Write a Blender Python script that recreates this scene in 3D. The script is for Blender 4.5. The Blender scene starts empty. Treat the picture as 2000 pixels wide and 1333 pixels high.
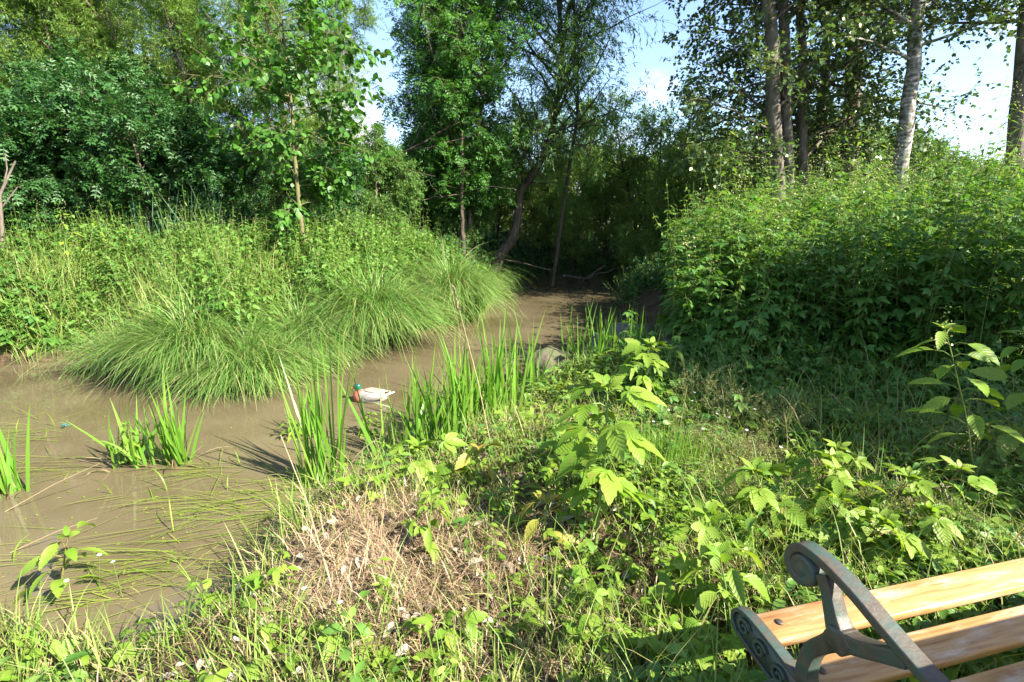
import bpy, math, random
import numpy as np
R = math.radians
D = bpy.data
C = bpy.context.scene.collection
scene = bpy.context.scene

# ------------------------------------------------------------------ camera, sky, sun, exposure
FPX, PITCH, CAMZ = 972.0, R(12.6), 1.75          # focal length in photo pixels, tilt down, height above the water
cam_d = D.cameras.new('camera'); cam = D.objects.new('camera', cam_d); C.objects.link(cam)
cam.location = (0, 0, CAMZ); cam.rotation_euler = (R(90) - PITCH, 0, 0)
cam_d.sensor_width = 36; cam_d.lens = FPX / 2000 * 36; cam_d.clip_start = .02; cam_d.clip_end = 3000
scene.camera = cam

SUN_AZ, SUN_EL = R(122), R(37)                    # clockwise from +Y
sdir = np.array([math.sin(SUN_AZ) * math.cos(SUN_EL), math.cos(SUN_AZ) * math.cos(SUN_EL), math.sin(SUN_EL)])
sun_d = D.lights.new('sun', 'SUN'); sun_d.energy = 5.0; sun_d.angle = R(.53); sun_d.color = (1, .92, .77)
sun = D.objects.new('sun', sun_d); C.objects.link(sun)
from mathutils import Vector, Matrix
sun.rotation_euler = Vector(sdir).to_track_quat('Z', 'Y').to_euler()
sun.location = (20, -5, 20)

world = D.worlds.new('World'); scene.world = world; world.use_nodes = True
nt = world.node_tree; N = nt.nodes; Lk = nt.links
bg = N['Background']; bg.inputs['Strength'].default_value = .085
sky = N.new('ShaderNodeTexSky'); sky.sky_type = 'NISHITA'; sky.sun_disc = False
sky.sun_elevation = SUN_EL; sky.sun_rotation = SUN_AZ; sky.ozone_density = 1.6; sky.dust_density = .6; sky.altitude = 100
tc = N.new('ShaderNodeTexCoord')
mp = N.new('ShaderNodeMapping'); mp.inputs['Scale'].default_value = (1, 1, 1.8); mp.inputs['Location'].default_value = (.31, .05, .12)
Lk.new(tc.outputs['Generated'], mp.inputs['Vector'])
nz = N.new('ShaderNodeTexNoise'); nz.inputs['Scale'].default_value = 3.4; nz.inputs['Detail'].default_value = 7; nz.inputs['Roughness'].default_value = .55
Lk.new(mp.outputs['Vector'], nz.inputs['Vector'])
cr = N.new('ShaderNodeValToRGB'); cr.color_ramp.elements[0].position = .56; cr.color_ramp.elements[1].position = .68
Lk.new(nz.outputs['Fac'], cr.inputs['Fac'])
mx = N.new('ShaderNodeMixRGB'); mx.inputs['Color2'].default_value = (3.6, 3.4, 3.5, 1)
Lk.new(cr.outputs['Color'], mx.inputs['Fac']); Lk.new(sky.outputs['Color'], mx.inputs['Color1'])
Lk.new(mx.outputs['Color'], bg.inputs['Color'])

vs = scene.view_settings; vs.view_transform = 'Standard'; vs.look = 'None'; vs.gamma = 1; vs.exposure = 2.25
cy = scene.cycles
cy.max_bounces = 8; cy.diffuse_bounces = 4; cy.glossy_bounces = 3; cy.transmission_bounces = 5; cy.transparent_max_bounces = 8
cy.use_denoising = True; cy.sample_clamp_indirect = 6; cy.caustics_reflective = False; cy.caustics_refractive = False

# ------------------------------------------------------------------ pixel -> world
cp, sp = math.cos(PITCH), math.sin(PITCH)
def ray(px, py):
    x = (px - 1000) / FPX; y = (666.5 - py) / FPX
    return np.array([x, cp + y * sp, -sp + y * cp])
def onz(px, py, z=0.0):
    d = ray(px, py); t = (z - CAMZ) / d[2]
    return np.array([0, 0, CAMZ]) + d * t
def atY(px, py, Y):
    d = ray(px, py); return np.array([0, 0, CAMZ]) + d * (Y / d[1])

# ------------------------------------------------------------------ helpers
def unit(v): return v / np.maximum(np.linalg.norm(v, axis=-1, keepdims=True), 1e-9)
class MB:
    """collects vertices and faces; builds ONE mesh object"""
    def __init__(s): s.V = []; s.F = []; s.n = 0; s.UV = []
    def add(s, V, F, mat=0, uv=None):
        V = np.asarray(V, float).reshape(-1, 3); F = np.asarray(F, np.int64)
        s.V.append(V); s.F.append((F + s.n, mat)); s.n += len(V)
        s.UV.append(uv if uv is not None else np.zeros((len(V), 2)))
    def build(s, name, mats, parent=None, smooth=False, loc=None):
        me = D.meshes.new(name); V = np.concatenate(s.V)
        me.vertices.add(len(V)); me.vertices.foreach_set('co', V.astype(np.float32).ravel())
        loops = np.concatenate([f.ravel() for f, m in s.F]); tot = np.concatenate([np.full(len(f), f.shape[1]) for f, m in s.F])
        mi = np.concatenate([np.full(len(f), m) for f, m in s.F])
        me.loops.add(len(loops)); me.loops.foreach_set('vertex_index', loops.astype(np.int32))
        me.polygons.add(len(tot)); st = np.concatenate([[0], np.cumsum(tot)[:-1]])
        me.polygons.foreach_set('loop_start', st.astype(np.int32))
        if smooth: me.polygons.foreach_set('use_smooth', np.ones(len(tot), bool))
        for m in (mats if isinstance(mats, (list, tuple)) else [mats]): me.materials.append(m)
        me.polygons.foreach_set('material_index', mi.astype(np.int32))
        uv = np.concatenate(s.UV)
        if uv.any():
            l = me.uv_layers.new(name='uv'); l.data.foreach_set('uv', uv[loops].astype(np.float32).ravel())
        me.update(calc_edges=True); me.validate()
        o = D.objects.new(name, me); C.objects.link(o)
        if parent is not None: o.parent = parent
        if loc is not None: o.location = loc
        return o
def empty(name, loc=(0, 0, 0), rz=0):
    o = D.objects.new(name, None); C.objects.link(o); o.location = loc; o.rotation_euler = (0, 0, rz); o.empty_display_size = .1
    return o
def tag(o, label=None, cat=None, group=None, kind=None):
    if label: o['label'] = label
    if cat: o['category'] = cat
    if group: o['group'] = group
    if kind: o['kind'] = kind
    return o
def copy_tree(o, parent=None):
    c = o.copy(); C.objects.link(c)
    if parent is not None: c.parent = parent
    for ch in [x for x in D.objects if x.parent == o]: copy_tree(ch, c)
    return c

def polylines(rng, start, d, length, K, wander, trop=(0, 0, 0)):
    n = len(start); P = np.zeros((n, K + 1, 3)); T = np.zeros((n, K + 1, 3))
    P[:, 0] = start; d = unit(d); T[:, 0] = d; trop = np.asarray(trop, float)
    for k in range(K):
        d = unit(d + rng.normal(0, wander, (n, 3)) + trop)
        P[:, k + 1] = P[:, k] + d * (length / K)[:, None]; T[:, k + 1] = d
    return P, T
def tubes(mb, P, r0, r1, sides=4, mat=0, power=1.0):
    n, K1, _ = P.shape
    T = np.gradient(P, axis=1); T = unit(T)
    ref = np.array([.31, .52, .79]); S = unit(np.cross(T, ref)); U = np.cross(S, T)
    t = np.linspace(0, 1, K1) ** power
    r = (r0[:, None] * (1 - t) + r1[:, None] * t)
    a = np.arange(sides) * 2 * np.pi / sides
    V = P[:, :, None, :] + r[:, :, None, None] * (np.cos(a)[None, None, :, None] * S[:, :, None, :] + np.sin(a)[None, None, :, None] * U[:, :, None, :])
    idx = np.arange(n * K1 * sides).reshape(n, K1, sides)
    A = idx[:, :-1, :]; B = idx[:, 1:, :]
    F = np.stack([A, np.roll(A, -1, 2), np.roll(B, -1, 2), B], -1).reshape(-1, 4)
    mb.add(V, F, mat)
def children(rng, P, T, n, t0, t1, ang, spread=.15):
    N_, K1, _ = P.shape
    t = t0 + (t1 - t0) * ((np.arange(n)[None, :] + rng.random((N_, n))) / n)
    f = t * (K1 - 1); i = np.minimum(f.astype(int), K1 - 2); w = (f - i)[..., None]
    r = np.arange(N_)[:, None]
    p = P[r, i] * (1 - w) + P[r, i + 1] * w; d = unit(T[r, i] * (1 - w) + T[r, i + 1] * w)
    v = rng.normal(0, 1, (N_, n, 3)); v = unit(v - (v * d).sum(-1, keepdims=True) * d)
    a = ang + rng.normal(0, spread, (N_, n, 1))
    return p.reshape(-1, 3), unit(d * np.cos(a) + v * np.sin(a)).reshape(-1, 3), t.ravel()
def instance(mb, tmpl, pos, fwd, up, s, mat=0, curl=None):
    TV, TF = tmpl[0], tmpl[1]; n = len(pos); m = len(TV)
    fwd = unit(fwd); side = unit(np.cross(fwd, up)); nrm = np.cross(side, fwd)
    s = np.broadcast_to(np.asarray(s, float), (n,))
    TZ = TV[None, :, 2:3]; TX = TV[None, :, 0:1]
    if curl is not None:      # every leaf bends, twists and narrows a little differently
        c_ = curl.normal(0, 1, (n, 4, 1)); TZ = TZ - .16 * np.abs(c_[:, 0:1]) * TV[None, :, 1:2] ** 2 + .35 * c_[:, 1:2] * TX * TV[None, :, 1:2] + .5 * c_[:, 2:3] * TX ** 2; TX = TX * (1 + .13 * c_[:, 3:4])
    V = pos[:, None, :] + s[:, None, None] * (TX * side[:, None, :] + TV[None, :, 1:2] * fwd[:, None, :] + TZ * nrm[:, None, :])
    off = (np.arange(n) * m)[:, None, None]
    uv = np.tile(tmpl[2], (n, 1)) if len(tmpl) > 2 else None
    first = True
    for Fk in TF:
        F = (np.asarray(Fk)[None] + off).reshape(-1, len(Fk[0]))
        if first: mb.add(V, F, mat, uv); base = mb.n - n * m; first = False
        else: mb.F.append((F + base, mat))
def blades(mb, rng, base, az, L, w, l0, l1, K=5, mat=0, pw=1.3, fold=0.0, sidejit=.6, tip=.04, basew=.6):
    n = len(base); s = np.linspace(0, 1, K + 1)
    th = l0[:, None] + (l1 - l0)[:, None] * s[None] ** pw
    d = np.stack([np.sin(th) * np.cos(az)[:, None], np.sin(th) * np.sin(az)[:, None], np.cos(th)], -1)
    P = base[:, None, :] + np.concatenate([np.zeros((n, 1, 3)), np.cumsum(d[:, :-1] * (L / K)[:, None, None], 1)], 1)
    a2 = az + np.pi / 2 + rng.normal(0, sidejit, n)
    side = np.stack([np.cos(a2), np.sin(a2), np.zeros(n)], -1)[:, None, :]
    wp = w[:, None] * np.where(s < .35, basew + (1 - basew) * s / .35, 1 - (1 - tip) * ((s - .35) / .65) ** 1.6)[None]
    V = np.stack([P - side * wp[..., None] / 2, P + side * wp[..., None] / 2], 2)
    idx = np.arange(n * (K + 1) * 2).reshape(n, K + 1, 2)
    F = np.stack([idx[:, :-1, 0], idx[:, :-1, 1], idx[:, 1:, 1], idx[:, 1:, 0]], -1).reshape(-1, 4)
    mb.add(V, F, mat)
    return P

# leaf templates: (verts, [face lists by size], uv)
def t_narrow(w=.22, fold=.05, bend=.08):
    V = np.array([[0, 0, 0], [-w / 2, .42, fold - bend * .4], [0, 1, -bend], [w / 2, .42, fold - bend * .4], [0, .42, -bend * .3]])
    return V, [[(0, 4, 1), (1, 4, 2), (0, 3, 4), (4, 3, 2)]]
def t_diamond(w=.22, bend=.06):
    V = np.array([[0, 0, 0], [-w / 2, .42, .04], [0, 1, -bend], [w / 2, .42, .04]])
    return V, [[(0, 2, 1), (0, 3, 2)]]
def t_oval(w=.62, fold=.09, bend=.14):
    s = [(0, 0), (.18, .72), (.45, 1), (.75, .66), (1, 0)]
    V = []; uv = []
    for y, k in s: V.append((0, y, -bend * y * y)); uv.append((.5, y))
    for sg in (-1, 1):
        for y, k in s[1:4]: V.append((sg * k * w / 2, y, fold * k - bend * y * y)); uv.append((.5 + .5 * sg * k, y))
    F4 = [(1, 2, 6, 5), (2, 3, 7, 6), (2, 1, 8, 9), (3, 2, 9, 10)]
    F3 = [(0, 1, 5), (3, 4, 7), (1, 0, 8), (4, 3, 10)]
    return np.array(V, float), [F4, F3], np.array(uv, float)
def lobe(y0, ang, L, w, nser, fold, bend, peak=.42):
    """one serrated pointed leaflet with a folded midrib"""
    n = nser * 2; V = []; uv = []
    for i in range(n + 1):
        y = i / n; k = (math.sin(math.pi * y ** (math.log(.5) / math.log(peak))) ** .8) if 0 < y < 1 else 0
        ser = 1.0 if i % 2 else .84
        yo = y + (.05 if i % 2 else 0) * (1 - y)
        V += [(0, y, 0), (-k * ser * w / 2 / L, yo, fold * k), (k * ser * w / 2 / L, yo, fold * k)]; uv += [(.5, y), (.5 - .5 * k, y), (.5 + .5 * k, y)]
    V = np.array(V, float) * L
    V[:, 2] -= bend * (V[:, 1] / L) ** 2 * L
    c, s = math.cos(ang), math.sin(ang)
    W = V.copy(); W[:, 0] = V[:, 0] * c + V[:, 1] * s; W[:, 1] = -V[:, 0] * s + V[:, 1] * c + y0
    F = []
    for i in range(n): a, b = 3 * i, 3 * i + 3; F += [(a, b, b + 1, a + 1), (b, a, a + 2, b + 2)]
    return W, F, np.array(uv)
def join_lobes(ls):
    V, F, U, o = [], [], [], 0
    for v, f, u in ls:
        V.append(v); U.append(u); F += [tuple(i + o for i in q) for q in f]; o += len(v)
    return np.concatenate(V), [F], np.concatenate(U)
def t_palmate(nser=5):
    return join_lobes([lobe(.12, 0, .88, .46, nser, .06, .16), lobe(.12, R(48), .70, .36, nser, .06, .22), lobe(.12, R(-48), .70, .36, nser, .06, .22),
                       lobe(.12, R(96), .42, .24, 3, .05, .25), lobe(.12, R(-96), .42, .24, 3, .05, .25)])
def t_trifol(nser=5):
    return join_lobes([lobe(.28, 0, .75, .44, nser, .07, .18), lobe(.24, R(66), .55, .36, nser, .07, .22), lobe(.24, R(-66), .55, .36, nser, .07, .22)])
def t_serr(nser=6, w=.5): return join_lobes([lobe(0, 0, 1, w, nser, .08, .2)])
def t_pinnate(k=3, w=.3, lw=.15):
    V, F, o = [], [], 0
    def leaflet(y0, ang, L, wd):
        nonlocal o
        v = np.array([[0, 0, 0], [-wd / 2, .42 * L, .04], [0, L, -.08 * L], [wd / 2, .42 * L, .04]])
        c, s = math.cos(ang), math.sin(ang); q = v.copy(); q[:, 0] = v[:, 0] * c + v[:, 1] * s; q[:, 1] = -v[:, 0] * s + v[:, 1] * c + y0
        q[:, 2] -= .14 * q[:, 1] ** 2
        V.append(q); F.extend([(o, o + 2, o + 1), (o, o + 3, o + 2)]); o += 4
    for i in range(k):
        y = .22 + .56 * i / max(1, k - 1)
        for sg in (-1, 1): leaflet(y, sg * R(58), w, lw)
    leaflet(.72, 0, .34, lw)
    V.append(np.array([[-.008, 0, 0], [.008, 0, 0], [.005, .75, -.08], [-.005, .75, -.08]])); F4 = [(o, o + 1, o + 2, o + 3)]
    return np.concatenate(V), [F, F4]

# ------------------------------------------------------------------ materials
def new_mat(name):
    m = D.materials.new(name); m.use_nodes = True; m.node_tree.nodes.clear(); return m, m.node_tree.nodes, m.node_tree.links
def ramp(N, stops):
    r = N.new('ShaderNodeValToRGB'); e = r.color_ramp.elements
    while len(e) > 1: e.remove(e[-1])
    e[0].position = stops[0][0]; e[0].color = (*stops[0][1], 1)
    for p, c in stops[1:]: q = e.new(p); q.color = (*c, 1)
    return r
def leaf_mat(name, cols, trans=.4, rough=.45, spec=.35, tcol=(1.25, 1.2, .55), veins=0):
    m, N, L = new_mat(name)
    geo = N.new('ShaderNodeNewGeometry'); rp = ramp(N, [(i / max(1, len(cols) - 1), c) for i, c in enumerate(cols)])
    L.new(geo.outputs['Random Per Island'], rp.inputs['Fac'])
    col = rp.outputs['Color']
    tn = N.new('ShaderNodeTexNoise'); tn.inputs['Scale'].default_value = 1.3; tn.inputs['Detail'].default_value = 3
    tcc = N.new('ShaderNodeTexCoord'); L.new(tcc.outputs['Object'], tn.inputs['Vector'])
    hs = N.new('ShaderNodeHueSaturation'); ma = N.new('ShaderNodeMapRange'); ma.inputs['To Min'].default_value = .7; ma.inputs['To Max'].default_value = 1.3
    L.new(tn.outputs['Fac'], ma.inputs['Value']); L.new(ma.outputs['Result'], hs.inputs['Value']); L.new(col, hs.inputs['Color']); col = hs.outputs['Color']
    if veins:
        t3 = N.new('ShaderNodeTexNoise'); t3.inputs['Scale'].default_value = 22; t3.inputs['Detail'].default_value = 4; L.new(tcc.outputs['Object'], t3.inputs['Vector'])
        r3 = ramp(N, [(.60, (0, 0, 0)), (.74, (.75, .75, .75))]); L.new(t3.outputs['Fac'], r3.inputs['Fac'])
        mz = N.new('ShaderNodeMixRGB'); mz.inputs['Color2'].default_value = (.24, .20, .05, 1); L.new(r3.outputs['Color'], mz.inputs['Fac']); L.new(col, mz.inputs['Color1']); col = mz.outputs['Color']
    p = N.new('ShaderNodeBsdfPrincipled'); p.inputs['Roughness'].default_value = rough; p.inputs['Specular IOR Level'].default_value = spec
    L.new(col, p.inputs['Base Color'])
    tr = N.new('ShaderNodeBsdfTranslucent'); mu = N.new('ShaderNodeMixRGB'); mu.blend_type = 'MULTIPLY'; mu.inputs['Fac'].default_value = 1
    mu.inputs['Color2'].default_value = (*tcol, 1); L.new(col, mu.inputs['Color1']); L.new(mu.outputs['Color'], tr.inputs['Color'])
    if veins:
        uvn = N.new('ShaderNodeUVMap'); sx = N.new('ShaderNodeSeparateXYZ'); L.new(uvn.outputs['UV'], sx.inputs[0])
        a = N.new('ShaderNodeMath'); a.operation = 'SUBTRACT'; a.inputs[1].default_value = .5; L.new(sx.outputs['X'], a.inputs[0])
        b = N.new('ShaderNodeMath'); b.operation = 'ABSOLUTE'; L.new(a.outputs[0], b.inputs[0])
        c = N.new('ShaderNodeMath'); c.operation = 'MULTIPLY_ADD'; c.inputs[1].default_value = -.55; L.new(b.outputs[0], c.inputs[0]); L.new(sx.outputs['Y'], c.inputs[2])
        d = N.new('ShaderNodeMath'); d.operation = 'MULTIPLY'; d.inputs[1].default_value = 50; L.new(c.outputs[0], d.inputs[0])
        e = N.new('ShaderNodeMath'); e.operation = 'SINE'; L.new(d.outputs[0], e.inputs[0])
        bp = N.new('ShaderNodeBump'); bp.inputs['Strength'].default_value = veins; bp.inputs['Distance'].default_value = .004
        L.new(e.outputs[0], bp.inputs['Height']); L.new(bp.outputs['Normal'], p.inputs['Normal']); L.new(bp.outputs['Normal'], tr.inputs['Normal'])
    mix = N.new('ShaderNodeMixShader'); mix.inputs['Fac'].default_value = trans
    L.new(p.outputs['BSDF'], mix.inputs[1]); L.new(tr.outputs['BSDF'], mix.inputs[2])
    o = N.new('ShaderNodeOutputMaterial'); L.new(mix.outputs[0], o.inputs['Surface'])
    return m
def noise_mat(name, stops, scale=5, stretch=(1, 1, 1), detail=6, rough=.8, bump=.4, dist=.02, spec=.3, bscale=None, metallic=0):
    m, N, L = new_mat(name)
    tcc = N.new('ShaderNodeTexCoord'); mpp = N.new('ShaderNodeMapping'); mpp.inputs['Scale'].default_value = stretch
    L.new(tcc.outputs['Object'], mpp.inputs['Vector'])
    tn = N.new('ShaderNodeTexNoise'); tn.inputs['Scale'].default_value = scale; tn.inputs['Detail'].default_value = detail; tn.inputs['Roughness'].default_value = .6
    L.new(mpp.outputs['Vector'], tn.inputs['Vector'])
    rp = ramp(N, stops); L.new(tn.outputs['Fac'], rp.inputs['Fac'])
    p = N.new('ShaderNodeBsdfPrincipled'); p.inputs['Roughness'].default_value = rough; p.inputs['Specular IOR Level'].default_value = spec; p.inputs['Metallic'].default_value = metallic
    L.new(rp.outputs['Color'], p.inputs['Base Color'])
    if bump:
        t2 = N.new('ShaderNodeTexNoise'); t2.inputs['Scale'].default_value = bscale or scale * 2.5; t2.inputs['Detail'].default_value = 6
        L.new(mpp.outputs['Vector'], t2.inputs['Vector'])
        bp = N.new('ShaderNodeBump'); bp.inputs['Strength'].default_value = bump; bp.inputs['Distance'].default_value = dist
        L.new(t2.outputs['Fac'], bp.inputs['Height']); L.new(bp.outputs['Normal'], p.inputs['Normal'])
    o = N.new('ShaderNodeOutputMaterial'); L.new(p.outputs['BSDF'], o.inputs['Surface'])
    return m
def plain(name, col, rough=.5, spec=.4):
    return noise_mat(name, [(.3, tuple(c * .85 for c in col)), (.7, col)], scale=30, bump=.1, dist=.002, rough=rough, spec=spec)

M = {}
M['willow'] = leaf_mat('willow_leaf', [(.09, .20, .03), (.135, .255, .045), (.19, .30, .08)], .5)
M['willow_grey'] = leaf_mat('grey_willow_leaf', [(.065, .16, .035), (.095, .20, .045), (.13, .235, .065)], .42)
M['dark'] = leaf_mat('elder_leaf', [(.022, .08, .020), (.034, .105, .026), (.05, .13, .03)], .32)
M['ash'] = leaf_mat('ash_leaf', [(.035, .125, .02), (.055, .16, .024), (.075, .185, .035)], .4)
M['aspen'] = leaf_mat('aspen_leaf', [(.045, .09, .028), (.065, .12, .032), (.10, .155, .04)], .34, rough=.35, spec=.5)
M['linden'] = leaf_mat('linden_leaf', [(.045, .14, .02), (.06, .165, .022), (.08, .19, .03)], .42)
M['far'] = leaf_mat('far_leaf', [(.10, .16, .03), (.14, .20, .04), (.18, .23, .06)], .4)
M['nettle'] = leaf_mat('nettle_leaf', [(.07, .17, .03), (.10, .21, .035), (.15, .25, .05)], .4)
M['thicket'] = leaf_mat('thicket_leaf', [(.05, .145, .024), (.075, .185, .03), (.105, .215, .04)], .42, veins=.25)
M['thicket_light'] = leaf_mat('thicket_light_leaf', [(.09, .19, .03), (.13, .23, .04), (.18, .25, .06)], .42)  # second species' lighter leaf; its yellow tone also paints the tops as sunlit
M['bark_dark'] = noise_mat('dark_bark', [(.3, (.022, .017, .012)), (.5, (.055, .043, .03)), (.72, (.10, .082, .06))], 6, (3, 3, .7), bump=.8, dist=.02)
M['herb'] = leaf_mat('herb_leaf', [(.12, .235, .022), (.16, .27, .028), (.21, .30, .045)], .45, veins=.22)
M['herb_yellow'] = leaf_mat('yellowing_leaf', [(.17, .24, .03), (.26, .28, .05), (.36, .26, .05)], .45, veins=.22)
M['grass'] = leaf_mat('grass_blade', [(.09, .19, .025), (.14, .23, .035), (.19, .25, .06), (.27, .25, .10)], .35, rough=.5)
M['sedge'] = leaf_mat('sedge_blade', [(.06, .165, .03), (.10, .215, .04), (.16, .265, .06), (.27, .28, .12)], .33, rough=.45)
M['iris'] = leaf_mat('iris_blade', [(.09, .22, .022), (.125, .26, .03), (.17, .28, .045)], .42, rough=.4)
M['iris_blue'] = leaf_mat('blue_iris_blade', [(.06, .14, .07), (.08, .16, .085)], .35)
M['float'] = leaf_mat('floating_blade', [(.13, .22, .02), (.18, .25, .035), (.25, .27, .07)], .3, rough=.3)
M['straw'] = leaf_mat('straw_blade', [(.15, .105, .06), (.26, .19, .11), (.38, .29, .18), (.19, .125, .075)], .2, tcol=(1, .9, .7))
M['dead'] = leaf_mat('dead_leaf', [(.30, .27, .20), (.42, .38, .30), (.20, .15, .09)], .2, tcol=(1, .9, .7))
M['stem'] = leaf_mat('herb_stem', [(.11, .19, .035), (.15, .20, .05)], .1)
M['stem_red'] = leaf_mat('reddish_stem', [(.17, .11, .05), (.14, .16, .05)], .1)
M['bloom'] = leaf_mat('cream_bloom', [(.26, .30, .10), (.34, .35, .15)], .3, tcol=(1, 1, .8))
M['seed'] = leaf_mat('grass_seed_head', [(.22, .18, .10), (.30, .26, .14)], .3, tcol=(1, 1, .8))
M['white'] = leaf_mat('pale_petal', [(.65, .65, .74), (.75, .75, .82)], .3, tcol=(1, 1, 1))
M['bark'] = noise_mat('grey_brown_bark', [(.3, (.045, .034, .025)), (.5, (.12, .095, .07)), (.72, (.22, .18, .14))], 6, (3, 3, .7), bump=.8, dist=.02)
M['bark_pale'] = noise_mat('pale_aspen_bark', [(.32, (.035, .028, .02)), (.46, (.095, .08, .06)), (.7, (.17, .15, .12))], 5, (2.2, 2.2, .9), bump=.8, dist=.02)
M['birch'] = noise_mat('birch_bark', [(.34, (.035, .03, .025)), (.46, (.13, .12, .10)), (.57, (.28, .265, .24)), (.70, (.44, .42, .39))], 5, (1.6, 1.6, 3.0), bump=.3, dist=.008)
M['twig'] = noise_mat('twig_bark', [(.3, (.075, .07, .03)), (.7, (.14, .13, .06))], 14, bump=.3, dist=.004)
M['dead_wood'] = noise_mat('bleached_wood', [(.3, (.09, .07, .055)), (.7, (.20, .165, .14))], 10, (4, 4, 1), bump=.5, dist=.006)
M['rock'] = noise_mat('boulder_stone', [(.3, (.04, .034, .026)), (.46, (.085, .07, .05)), (.56, (.06, .075, .03)), (.72, (.15, .125, .095))], 9, bump=.7, dist=.02)
M['rock_dark'] = noise_mat('wet_stone', [(.3, (.05, .045, .04)), (.7, (.13, .12, .11))], 7, bump=.6, dist=.02, rough=.35)

# ------------------------------------------------------------------ terrain
near_px = [(1290, 566), (1205, 598), (1235, 638), (1330, 668), (1290, 700), (1180, 735), (1060, 775), (985, 840), (900, 900), (800, 958), (720, 992), (620, 1030), (570, 1075),
           (520, 1140), (460, 1210), (395, 1275), (300, 1318), (170, 1292), (60, 1250), (-60, 1205)]
far_px = [(-60, 716), (60, 712), (185, 698), (225, 722), (300, 750), (430, 750), (520, 730), (600, 702), (700, 700), (800, 675), (822, 655), (930, 645), (962, 592), (968, 563), (1060, 556), (1180, 556)]
near_pl = [onz(*p)[:2] for p in near_px]; far_pl = [onz(*p)[:2] for p in far_px]
POLY = np.array([*near_pl, (-4.5, 1.7), (-12, .6), (-30, -3), (-30, 10.5), (-13, 8.6), *far_pl, (7, 18.2), (8, 16.6)])
def sdist(x, y):
    p = np.stack([np.asarray(x, float).ravel(), np.asarray(y, float).ravel()], -1)
    best = np.full(len(p), 1e9); ins = np.zeros(len(p), bool)
    for i in range(len(POLY)):
        a, b = POLY[i], POLY[(i + 1) % len(POLY)]; e = b - a
        t = np.clip(((p - a) @ e) / (e @ e), 0, 1); q = a + t[:, None] * e
        best = np.minimum(best, np.linalg.norm(p - q, axis=1))
        cond = (a[1] > p[:, 1]) != (b[1] > p[:, 1])
        with np.errstate(divide='ignore', invalid='ignore'):
            xi = (b[0] - a[0]) * (p[:, 1] - a[1]) / (b[1] - a[1]) + a[0]
        ins ^= cond & (p[:, 0] < xi)
    return np.where(ins, -best, best).reshape(np.shape(x))
def sst(a, b, x): t = np.clip((x - a) / (b - a), 0, 1); return t * t * (3 - 2 * t)
def wob(x, y, f, s): return (np.sin(x * f + s) * np.sin(y * f * 1.13 + 2.1 * s) + .5 * np.sin(x * f * 2.3 + y * f * 1.7 + s * 3) + .3 * np.sin(x * f * 4.9 - y * f * 4.1 + s))
def height(x, y, sd=None):
    x = np.asarray(x, float); y = np.asarray(y, float)
    if sd is None: sd = sdist(x, y)
    farw = sst(4.2, 8.0, y + .25 * np.maximum(0, -x - 2))
    hm = .30 + farw * .75; Lc = .13 + farw * .85
    hm = hm - .17 * sst(1.15, 1.7, -x) * (1 - sst(3, 4.2, y))
    rgt = sst(1.5, 4.5, x) * (1 - sst(9, 12, y)); hm = hm * (1 - rgt) + (.30 + .28 * sst(3, 9, y)) * rgt
    out = hm * (1 - np.exp(-np.maximum(sd, 0) / Lc)) + .02 * np.minimum(np.maximum(sd, 0) * 3, 1) * wob(x, y, 2.1, .7) + .012 * np.minimum(np.maximum(sd, 0) * 5, 1) * wob(x, y, 7.3, 2.2)
    nb = np.minimum(np.maximum(sd, 0) * 4, 1) * (1 - sst(4, 6, y)); out += nb * (.018 * wob(x, y, 9.1, 5.2) + .010 * wob(x, y, 19.3, 1.2))
    out += .15 * np.exp(-(((x + .80) / .32) ** 2 + ((y - 2.2) / .5) ** 2)) * (sd > 0)
    return np.where(sd > 0, out, -np.minimum(.55, -sd * .8))
def hz(x, y): return float(height(np.array([x]), np.array([y]))[0])
def ground(px, py):
    d = ray(px, py); t = np.linspace(.6, 40, 4000); P = np.array([0, 0, CAMZ]) + t[:, None] * d
    h = np.maximum(height(P[:, 0], P[:, 1]), 0); k = np.argmax(P[:, 2] <= h)
    return P[k] if P[k, 2] <= h[k] else P[-1]

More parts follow.
